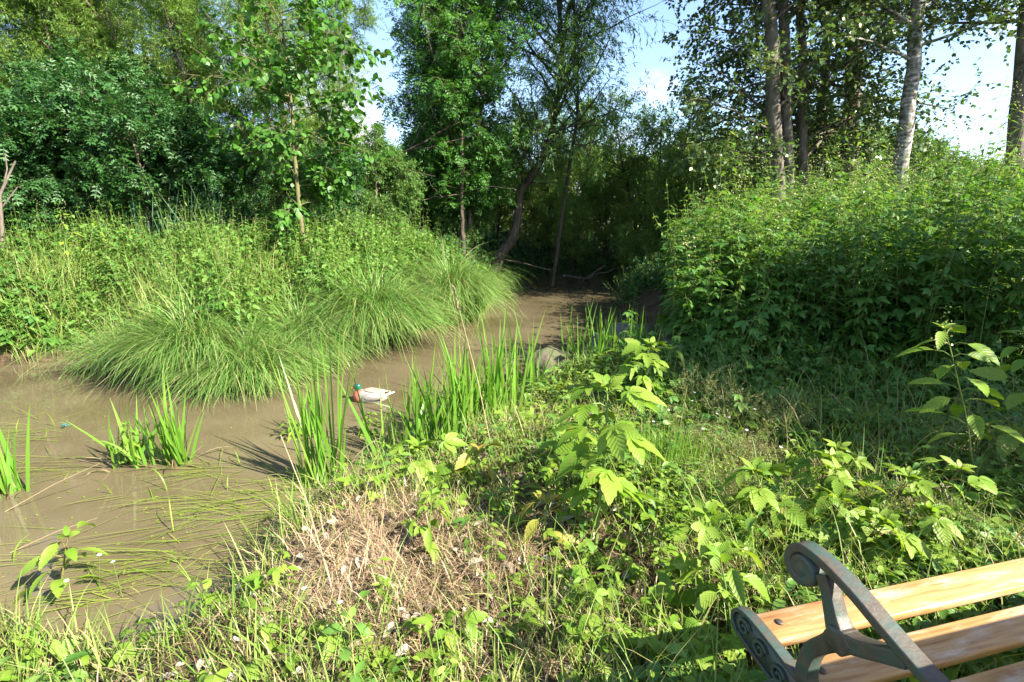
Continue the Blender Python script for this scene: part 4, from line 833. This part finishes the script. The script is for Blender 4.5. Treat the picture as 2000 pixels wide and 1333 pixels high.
# rocks
def rock(label, c, size, seed, mat):
    import bmesh
    bm = bmesh.new(); bmesh.ops.create_icosphere(bm, subdivisions=5, radius=1)
    V = np.array([v.co[:] for v in bm.verts]); q = np.random.default_rng(seed); dsp = np.zeros(len(V))
    for k in range(40):
        f = q.normal(0, 1, 3) * (1.2 + k * .22); dsp += np.sin(V @ f + q.uniform(0, 6.28)) * .15 / (1 + k * .22)
    for k in range(7):
        nrm = unit(q.normal(0, 1, 3)); h = .86; dd = V @ nrm; dsp -= np.maximum(0, dd - h) * .7
    V = V * (1 + dsp)[:, None] * np.array(size)
    F = np.array([[v.index for v in f.verts] for f in bm.faces]); bm.free()
    mb = MB(); mb.add(V, F); o = mb.build('boulder', M[mat], smooth=True, loc=tuple(c)); o.rotation_euler = (0, 0, q.uniform(0, 3)); tag(o, label, 'rock', 'boulders at the narrow of the stream')
rock('rough sunlit brown boulder at the shore between the iris clumps', onz(1078, 748), (.30, .24, .31), 1, 'rock')
rock('large smooth shaded boulder behind the iris clumps', onz(1205, 700), (.52, .35, .42), 2, 'rock_dark')
rock('shaded boulder at the foot of the thicket', ground(1345, 690), (.35, .28, .25), 3, 'rock_dark')
rock('small dark wet stone in the water beside the dense iris clump', onz(897, 845), (.13, .10, .09), 4, 'rock_dark')
# added dark slab standing in for mossy soil and its shadows on the hump
rock('flat dark slab standing in for mossy soil and dark shadow on the bare earth hump', ground(760, 1010), (.15, .08, .022), 6, 'bark')

# small pale flowers
q = np.random.default_rng(15)
fl = empty('flower_stalk'); tag(fl, 'tiny pale lilac flower on a thin stalk in the grass', 'flower', 'tiny pale flowers in the near grass')
mb = MB(); tubes(mb, np.array([[[0, 0, -.02], [.004, 0, .1], [.0, .004, .2]]]), np.array([.0015]), np.array([.001]), 4); mb.build('stem', M['stem'], fl)
mb = MB(); a = np.arange(5) * 1.2566; instance(mb, t_oval(.9, .02, .1), np.tile([0, .004, .2], (5, 1)), np.stack([np.cos(a), np.sin(a), np.full(5, .25)], -1), np.tile([0, 0, 1.], (5, 1)), .011); mb.build('petals', M['white'], fl)
spots = [(1340, 790), (1355, 812), (1380, 835), (1305, 800), (1420, 850), (1450, 870), (1325, 850), (1258, 855), (1290, 830), (1395, 805), (1500, 900), (1255, 835), (195, 1130), (140, 1185), (8, 1190), (240, 1150), (30, 1270), (630, 1215), (700, 1250), (1410, 790), (1470, 830), (1370, 870), (1345, 880)]
for j, (px, py) in enumerate(spots):
    o = fl if j == 0 else copy_tree(fl); o.location = tuple(np.array(ground(px, py + 20)) + [0, 0, 0]); o.rotation_euler = (q.normal(0, .15), q.normal(0, .15), q.uniform(0, 6)); o.scale = (1,) * 3

# ------------------------------------------------------------------ duck decoy
def loft(mb, secs, sides=20, mat=0, matf=None, ztilt=None):
    """secs: (x, z centre, half width, half height)"""
    a = np.arange(sides) * 2 * np.pi / sides; V = []
    for x, z, hw, hh in secs: V.append(np.stack([np.full(sides, x), hw * np.cos(a), z + hh * np.sin(a)], -1))
    V = np.concatenate(V); n = len(secs); idx = np.arange(n * sides).reshape(n, sides); A, B = idx[:-1], idx[1:]
    F = np.stack([A, np.roll(A, -1, 1), np.roll(B, -1, 1), B], -1)
    if matf is None: mb.add(V, F.reshape(-1, 4), mat)
    else:
        base = mb.n; mb.add(V, F[:1].reshape(-1, 4), matf(0))
        for r in range(1, n - 1): mb.F.append((F[r].reshape(-1, 4) + base, matf(r)))
    mb.F.append((np.array([list(idx[0][::-1])]) + mb.n - n * sides, mat if matf is None else matf(0))); mb.F.append((np.array([list(idx[-1])]) + mb.n - n * sides, mat if matf is None else matf(n - 2)))
def smooth_secs(secs, m=28):
    S = np.array(secs, float); s = np.linspace(0, len(S) - 1, m); i = np.minimum(s.astype(int), len(S) - 2); w = (s - i)[:, None]
    pe = np.vstack([2 * S[0] - S[1], S, 2 * S[-1] - S[-2]]); p0, p1, p2, p3 = pe[i], pe[i + 1], pe[i + 2], pe[i + 3]
    r = .5 * (2 * p1 + (p2 - p0) * w + (2 * p0 - 5 * p1 + 4 * p2 - p3) * w ** 2 + (3 * p1 - p0 - 3 * p2 + p3) * w ** 3); r[:, 2:] = np.maximum(r[:, 2:], .002); return [tuple(x) for x in r]
dk = onz(722, 783); duck = empty('duck_decoy', tuple(dk), R(-8)); tag(duck, 'floating drake decoy with green head, yellow bill, rust breast and pale body', 'duck')
m_body = noise_mat('duck_body_paint', [(.32, (.13, .115, .105)), (.48, (.25, .225, .21)), (.65, (.33, .30, .28))], 34, (1, 3, 3), bump=.3, dist=.004, rough=.5)
m_back = noise_mat('duck_back_paint', [(.35, (.19, .14, .105)), (.65, (.36, .29, .24))], 18, (1, 4, 4), bump=.3, dist=.004, rough=.5)
m_breast = plain('duck_breast_paint', (.42, .10, .07), .4); m_head = plain('duck_head_paint', (.01, .085, .06), .25, .6); m_bill = plain('duck_bill_paint', (.65, .33, .02), .35)
m_tail = plain('duck_tail_paint', (.62, .60, .60), .5); m_black = plain('black_paint', (.015, .015, .018), .4); m_ring = plain('white_ring_paint', (.7, .7, .68), .5)
mb = MB(); loft(mb, smooth_secs([(-.118, .045, .035, .035), (-.09, .045, .075, .07), (-.04, .045, .098, .082), (.03, .045, .104, .085), (.10, .045, .092, .078), (.16, .05, .06, .05), (.20, .055, .03, .022)]), 24); mb.build('body', m_body, duck, True)
mb = MB(); loft(mb, smooth_secs([(-.05, .12, .03, .006), (0, .122, .062, .013), (.08, .115, .066, .012), (.15, .10, .045, .01), (.19, .085, .02, .006)]), 20); mb.build('back', m_back, duck, True)
mb = MB(); loft(mb, smooth_secs([(-.168, .048, .012, .012), (-.155, .045, .052, .05), (-.125, .043, .078, .072), (-.085, .044, .086, .078), (-.065, .045, .07, .065)]), 24); mb.build('breast', m_breast, duck, True)
mb = MB(); loft(mb, smooth_secs([(.15, .062, .04, .018), (.20, .078, .036, .014), (.25, .098, .024, .008), (.275, .106, .012, .004)]), 14); tl = mb.build('tail', m_tail, duck, True)
mb = MB(); loft(mb, smooth_secs([(.165, .092, .022, .006), (.20, .10, .02, .006), (.215, .112, .012, .006)]), 12); mb.build('curl', m_black, tl, True)
for sg in (-1, 1):
    mb = MB(); loft(mb, smooth_secs([(-.03, .062, .01, .02), (.02, .066, .018, .04), (.09, .068, .018, .038), (.15, .072, .012, .022), (.2, .08, .005, .008)]), 14); w = mb.build('wing', m_body, duck, True); w.location = (0, sg * .092, 0)
mb = MB(); ss = smooth_secs([(0, 0, .034, .034), (.016, .0, .033, .033), (.03, 0, .031, .031)], 5)
a = np.arange(18) * 2 * np.pi / 18
def vloft(mb, secs, mat=0):   # stacked rings: (x centre, z, half depth, half width)
    V = np.concatenate([np.stack([x + hd * np.cos(a), hw * np.sin(a), np.full(18, z)], -1) for x, z, hd, hw in secs]); idx = np.arange(len(V)).reshape(-1, 18); A, B = idx[:-1], idx[1:]
    mb.add(V, np.stack([A, np.roll(A, -1, 1), np.roll(B, -1, 1), B], -1).reshape(-1, 4), mat); mb.F.append((idx[-1:] + mb.n - len(V), mat)); mb.F.append((idx[:1, ::-1] + mb.n - len(V), mat))
mb = MB(); vloft(mb, smooth_secs([(-.112, .098, .034, .034), (-.113, .108, .032, .032)], 4)); mb.build('neck_ring', m_ring, duck, True)
mb = MB(); vloft(mb, smooth_secs([(-.113, .106, .030, .029), (-.118, .125, .034, .032), (-.124, .145, .041, .035), (-.125, .16, .040, .034), (-.122, .174, .030, .026), (-.12, .180, .006, .006)], 18)); hd = mb.build('head', m_head, duck, True)
mb = MB(); loft(mb, smooth_secs([(-.155, .140, .016, .016), (-.175, .135, .015, .011), (-.20, .128, .017, .007), (-.213, .124, .012, .004)]), 14); mb.build('bill', m_bill, hd, True)
for sg in (-1, 1):
    mb = MB(); loft(mb, smooth_secs([(-.006, 0, .001, .001), (-.003, 0, .005, .005), (.003, 0, .005, .005), (.006, 0, .001, .001)], 8), 10); e = mb.build('eye', m_black, hd, True); e.location = (-.142, sg * .031, .156)
# damselfly on the water weed
dm = onz(128, 832, .03); df = empty('damselfly', tuple(dm), R(35)); tag(df, 'small blue-green damselfly resting on the water weed', 'damselfly')
m_dam = plain('damselfly_blue', (.01, .16, .17), .25, .8)
mb = MB(); loft(mb, smooth_secs([(-.025, 0, .003, .003), (-.018, 0, .006, .006), (-.005, .002, .005, .006), (.005, .002, .003, .003), (.045, .004, .0018, .0018), (.05, .004, .001, .001)]), 8); mb.build('body', m_dam, df, True)
for sg in (-1, 1):
    for ang in (70, 115):
        mb = MB(); c_, s_ = math.cos(R(ang)), sg * math.sin(R(ang)); instance(mb, t_oval(.28, .02, .02), np.array([[-.008, 0, .006]]), np.array([[c_, s_, .35]]), np.array([[0, 0, 1.]]), .042); mb.build('wing', m_dam, df)

# ------------------------------------------------------------------ bench
def wood_mat():
    m, N, L = new_mat('varnished_wood')
    tcc = N.new('ShaderNodeTexCoord'); oi = N.new('ShaderNodeObjectInfo'); vm = N.new('ShaderNodeVectorMath'); vm.operation = 'ADD'; L.new(tcc.outputs['Object'], vm.inputs[0])
    cx = N.new('ShaderNodeCombineXYZ'); L.new(oi.outputs['Random'], cx.inputs[0]); ml = N.new('ShaderNodeVectorMath'); ml.operation = 'SCALE'; ml.inputs['Scale'].default_value = 7; L.new(cx.outputs[0], ml.inputs[0]); L.new(ml.outputs[0], vm.inputs[1])
    mpp = N.new('ShaderNodeMapping'); mpp.inputs['Scale'].default_value = (1.6, 26, 26); L.new(vm.outputs[0], mpp.inputs['Vector'])
    a = N.new('ShaderNodeTexNoise'); a.inputs['Scale'].default_value = 3.0; a.inputs['Detail'].default_value = 7; a.inputs['Distortion'].default_value = .4; L.new(mpp.outputs['Vector'], a.inputs['Vector'])
    r = ramp(N, [(.28, (.24, .11, .04)), (.40, (.36, .18, .065)), (.55, (.43, .235, .09)), (.7, (.48, .28, .12))]); L.new(a.outputs['Fac'], r.inputs['Fac'])
    m3 = N.new('ShaderNodeMapping'); m3.inputs['Scale'].default_value = (2.2, 11, 11); L.new(vm.outputs[0], m3.inputs['Vector'])
    b = N.new('ShaderNodeTexNoise'); b.inputs['Scale'].default_value = 2.2; b.inputs['Detail'].default_value = 8; b.inputs['Roughness'].default_value = .7; L.new(m3.outputs['Vector'], b.inputs['Vector'])
    rr = ramp(N, [(.50, (0, 0, 0)), (.68, (.8, .8, .8))]); L.new(b.outputs['Fac'], rr.inputs['Fac'])
    mx_ = N.new('ShaderNodeMixRGB'); mx_.inputs['Color2'].default_value = (.52, .42, .33, 1); L.new(rr.outputs['Color'], mx_.inputs['Fac']); L.new(r.outputs['Color'], mx_.inputs['Color1'])
    p = N.new('ShaderNodeBsdfPrincipled'); L.new(mx_.outputs['Color'], p.inputs['Base Color']); p.inputs['Roughness'].default_value = .42; p.inputs['Specular IOR Level'].default_value = .4
    bp = N.new('ShaderNodeBump'); bp.inputs['Strength'].default_value = .25; bp.inputs['Distance'].default_value = .002; L.new(a.outputs['Fac'], bp.inputs['Height']); L.new(bp.outputs['Normal'], p.inputs['Normal'])
    o = N.new('ShaderNodeOutputMaterial'); L.new(p.outputs['BSDF'], o.inputs['Surface']); return m
m_wood = wood_mat()
m_iron = noise_mat('patinated_iron', [(.30, (.020, .017, .015)), (.45, (.060, .047, .036)), (.56, (.030, .058, .050)), (.70, (.095, .062, .040))], 9, bump=.5, dist=.003, rough=.5, spec=.5, bscale=75)
m_bolt = noise_mat('rusty_bolt', [(.3, (.03, .025, .02)), (.7, (.09, .07, .06))], 40, rough=.5, bump=.4, dist=.002)
BO = np.array([.687, 1.223]); BU = unit(np.array([1.04, .256])); BV = np.array([BU[1], -BU[0]])
bench = empty('garden_bench', (BO[0], BO[1], .25), math.atan2(BU[1], BU[0])); tag(bench, 'garden bench with honey-coloured wooden slats and curled dark cast-iron end', 'bench')
# local axes: x along the bench, y = forward (minus v), z above the ground at .25
def bevel_box(x0, x1, y0, y1, z0, z1, b=.006):
    mb = MB(); ys, zs = [], []
    pr = [(y0 + b, z0), (y1 - b, z0), (y1 - b * .3, z0 + b * .3), (y1, z0 + b), (y1, z1 - b), (y1 - b * .3, z1 - b * .3), (y1 - b, z1), (y0 + b, z1), (y0 + b * .3, z1 - b * .3), (y0, z1 - b), (y0, z0 + b), (y0 + b * .3, z0 + b * .3)]
    n = len(pr); xs = [x0, x0 + b * .6, x1 - b * .6, x1]; cy_, cz_ = (y0 + y1) / 2, (z0 + z1) / 2
    V = []
    for k, x in enumerate(xs):
        sc = 1 - (b * .6 / (y1 - y0) * 2 if k in (0, 3) else 0); sz_ = 1 - (b * .6 / (z1 - z0) * 2 if k in (0, 3) else 0)
        V += [(x, cy_ + (y - cy_) * sc, cz_ + (z - cz_) * sz_) for y, z in pr]
    idx = np.arange(4 * n).reshape(4, n); A, B = idx[:-1], idx[1:]
    mb.add(V, np.stack([A, B, np.roll(B, -1, 1), np.roll(A, -1, 1)], -1).reshape(-1, 4)); mb.F.append((idx[:1], 0)); mb.F.append((idx[-1:, ::-1], 0)); return mb
LEN = 1.55
def seat_z(v): return .43 - .022 * math.sin(min(1, max(0, v / .5)) * math.pi) - .02 * v
for k, v0 in enumerate((0, .143, .286, .40)):
    w_ = .098 if k < 3 else .09; z = seat_z(v0 + w_ / 2)
    mb = bevel_box(0, LEN, -w_ / 2, w_ / 2, -.028, 0); o = mb.build('slat', m_wood, bench); o.location = (.0, -(v0 + w_ / 2), z); o.rotation_euler = (R(3 - k * 2), 0, 0)
for k in range(4):
    zz = .10 + k * .112; vv = .545 + .25 * (zz - .05) * .95
    mb = bevel_box(0, LEN, -.045, .045, -.026, 0); o = mb.build('slat', m_wood, bench); o.location = (0, -vv, .43 + zz); o.rotation_euler = (R(-75), 0, 0)
for k, (x, v) in enumerate(((.055, .045), (LEN - .055, .045), (.055, .19), (LEN - .055, .19), (.055, .335), (LEN - .055, .335))):
    mb = MB(); loft(mb, [(0, 0, .011, .011), (.003, 0, .0105, .0105), (.0045, 0, .008, .008)], 14); V = mb.V[0]; mb.V[0] = np.stack([V[:, 1], V[:, 2], V[:, 0]], -1); o = mb.build('bolt', m_bolt, bench, False); o.location = (x, -v, seat_z(v) + .0005)
def catmull(pts, m):
    S = np.array(pts, float); s = np.linspace(0, len(S) - 1, m); i = np.minimum(s.astype(int), len(S) - 2); w = (s - i)[:, None]
    pe = np.vstack([2 * S[0] - S[1], S, 2 * S[-1] - S[-2]]); p0, p1, p2, p3 = pe[i], pe[i + 1], pe[i + 2], pe[i + 3]
    return .5 * (2 * p1 + (p2 - p0) * w + (2 * p0 - 5 * p1 + 4 * p2 - p3) * w ** 2 + (3 * p1 - p0 - 3 * p2 + p3) * w ** 3)
def bar(mb, path, thick, width, x0=0.0, m=40):
    """sweeps a rounded bar along a (v, z) path lying in the bench's side plane"""
    P = catmull(path, m); T = unit(np.gradient(P, axis=0)); Nn = np.stack([-T[:, 1], T[:, 0]], -1)
    th = np.interp(np.linspace(0, 1, m), np.linspace(0, 1, len(np.atleast_1d(thick))), np.atleast_1d(thick)) / 2; hw = np.interp(np.linspace(0, 1, m), np.linspace(0, 1, len(np.atleast_1d(width))), np.atleast_1d(width)) / 2
    c = [(1, .55), (1, .75), (.93, .97), (.85, 1), (-.85, 1), (-.93, .97), (-1, .75), (-1, .55), (-1, -.55), (-1, -.75), (-.93, -.97), (-.85, -1), (.85, -1), (.93, -.97), (1, -.75), (1, -.55)]
    V = np.stack([np.stack([x0 + hw * cx_, -(P[:, 0] + Nn[:, 0] * th * cn), P[:, 1] + Nn[:, 1] * th * cn], -1) for cx_, cn in c], 1)
    idx = np.arange(m * 16).reshape(m, 16); A, B = idx[:-1], idx[1:]
    mb.add(V, np.stack([A, np.roll(A, -1, 1), np.roll(B, -1, 1), B], -1).reshape(-1, 4)); mb.F.append((idx[:1, ::-1] + mb.n - m * 16, 0)); mb.F.append((idx[-1:] + mb.n - m * 16, 0))
def spiral(c, r0, r1, a0, a1, k=9): return [(c[0] + (r0 + (r1 - r0) * t) * math.cos(a0 + (a1 - a0) * t), c[1] + (r0 + (r1 - r0) * t) * math.sin(a0 + (a1 - a0) * t)) for t in np.linspace(0, 1, k)]
def end_frame(x0, outward):
    fr = empty('end_frame'); fr.parent = bench; fr.location = (x0, 0, 0)
    # arm: curls down and under at the front, slopes to the back
    c = (.172, .702); mb = MB()
    arm = spiral(c, .012, .054, R(40), R(-270 + 0), 12) + [(.222, .755), (.30, .738), (.38, .71), (.47, .683), (.56, .672), (.64, .69)]
    bar(mb, arm, [.014, .018, .022, .022, .022, .020], [.036, .040, .042, .042, .042, .040], m=90)
    V, F = [], []
    mb.build('armrest', m_iron, fr, True)
    mb = MB()
    a_ = np.arange(20) * 2 * np.pi / 20; disc = [(.0, .040), (.017, .038), (.021, .030), (.017, .022), (.020, .012), (.022, .0)]
    for sg in (-1, 1):
        V = np.concatenate([np.stack([np.full(20, sg * x), -(c[0] + r * np.cos(a_)), c[1] + r * np.sin(a_)], -1) for x, r in disc]); idx = np.arange(len(V)).reshape(-1, 20); A, B = idx[:-1], idx[1:]
        F = np.stack([A, np.roll(A, -1, 1), np.roll(B, -1, 1), B], -1).reshape(-1, 4); mb.add(V, F if sg > 0 else F[:, ::-1])
    mb.build('scroll', m_iron, fr, True)
    # Y-shaped support with a knuckle
    mb = MB(); bar(mb, [(.225, .40), (.212, .445), (.222, .515), (.262, .575), (.288, .61)], [.040, .036, .034, .040, .05], [.040, .038, .036, .038, .044])
    bar(mb, [(.288, .605), (.262, .648), (.243, .69), (.222, .725)], [.05, .036, .03, .03], [.044, .036, .034, .036])
    bar(mb, [(.285, .61), (.33, .628), (.375, .655), (.42, .685)], [.05, .036, .032, .034], [.044, .036, .034, .036])
    loft_c = [(.288, .607, .036), ]
    bar(mb, [(.262, .590), (.288, .609), (.312, .628)], [.03, .066, .03], [.04, .052, .04], m=14)
    mb.build('arm_support', m_iron, fr, True)
    # seat rail: a deep panel with rounded nose and raised scrolls, and its rolled top edge
    top_ = [(-.040, .385), (-.036, .41), (-.015, .428), (.03, .432), (.10, .420), (.20, .405), (.32, .40), (.45, .405), (.56, .425)]
    T_ = catmull(top_, 40); dep = np.interp(np.linspace(0, 1, 40), [0, .08, .3, .6, 1], [.01, .055, .085, .075, .055]); mb = MB(); V = []
    for (v, z), d_ in zip(T_, dep): V += [(-.008, -v, z), (.010, -v, z), (.010, -v, z - d_), (-.008, -v, z - d_)]
    idx = np.arange(160).reshape(40, 4); A, B = idx[:-1], idx[1:]; mb.add(V, np.stack([A, np.roll(A, -1, 1), np.roll(B, -1, 1), B], -1).reshape(-1, 4)); mb.F.append((idx[:1, ::-1], 0)); mb.F.append((idx[-1:], 0))
    rl = mb.build('seat_rail', m_iron, fr, False)
    mb = MB(); bar(mb, [(-.020, .355), (-.038, .378), (-.040, .40), (-.024, .424), (.01, .434), (.06, .432), (.12, .424), (.20, .412), (.32, .405), (.45, .41), (.56, .43)], [.012, .013], [.030, .034], m=70)
    bar(mb, [(-.018, .357), (.02, .345), (.09, .333), (.18, .322), (.30, .322), (.45, .335), (.56, .36)], [.012, .012], [.026, .026], m=50)
    mb.build('rail_edge', m_iron, rl, True)
    for v, z, r in ((.010, .394, .026), (.075, .381, .026), (.145, .368, .026), (.22, .362, .026), (.30, .36, .026), (.38, .365, .026)):
        mb = MB(); bar(mb, spiral((v, z), .003, r, R(200), R(-340), 14), [.006, .009], [.010, .014], x0=outward * .012, m=50); mb.build('scrollwork', m_iron, rl, True)
    # legs
    mb = MB(); bar(mb, [(.16, .34), (.10, .26), (.07, .15), (.05, .05), (.02, -.02)], [.055, .04, .034, .034, .045], [.036, .036, .036, .036, .045]); mb.build('leg', m_iron, fr, True)
    mb = MB(); bar(mb, [(.44, .36), (.49, .24), (.53, .12), (.57, .04), (.61, -.02)], [.055, .04, .034, .034, .045], [.036, .036, .036, .036, .045]); mb.build('leg', m_iron, fr, True)
    mb = MB(); bar(mb, [(.50, .40), (.565, .52), (.60, .66), (.635, .78), (.668, .91)], [.04, .034, .032, .03, .03], [.036]); mb.build('back_post', m_iron, fr, True)
    return fr
end_frame(-.016, -1); end_frame(LEN + .016, 1)
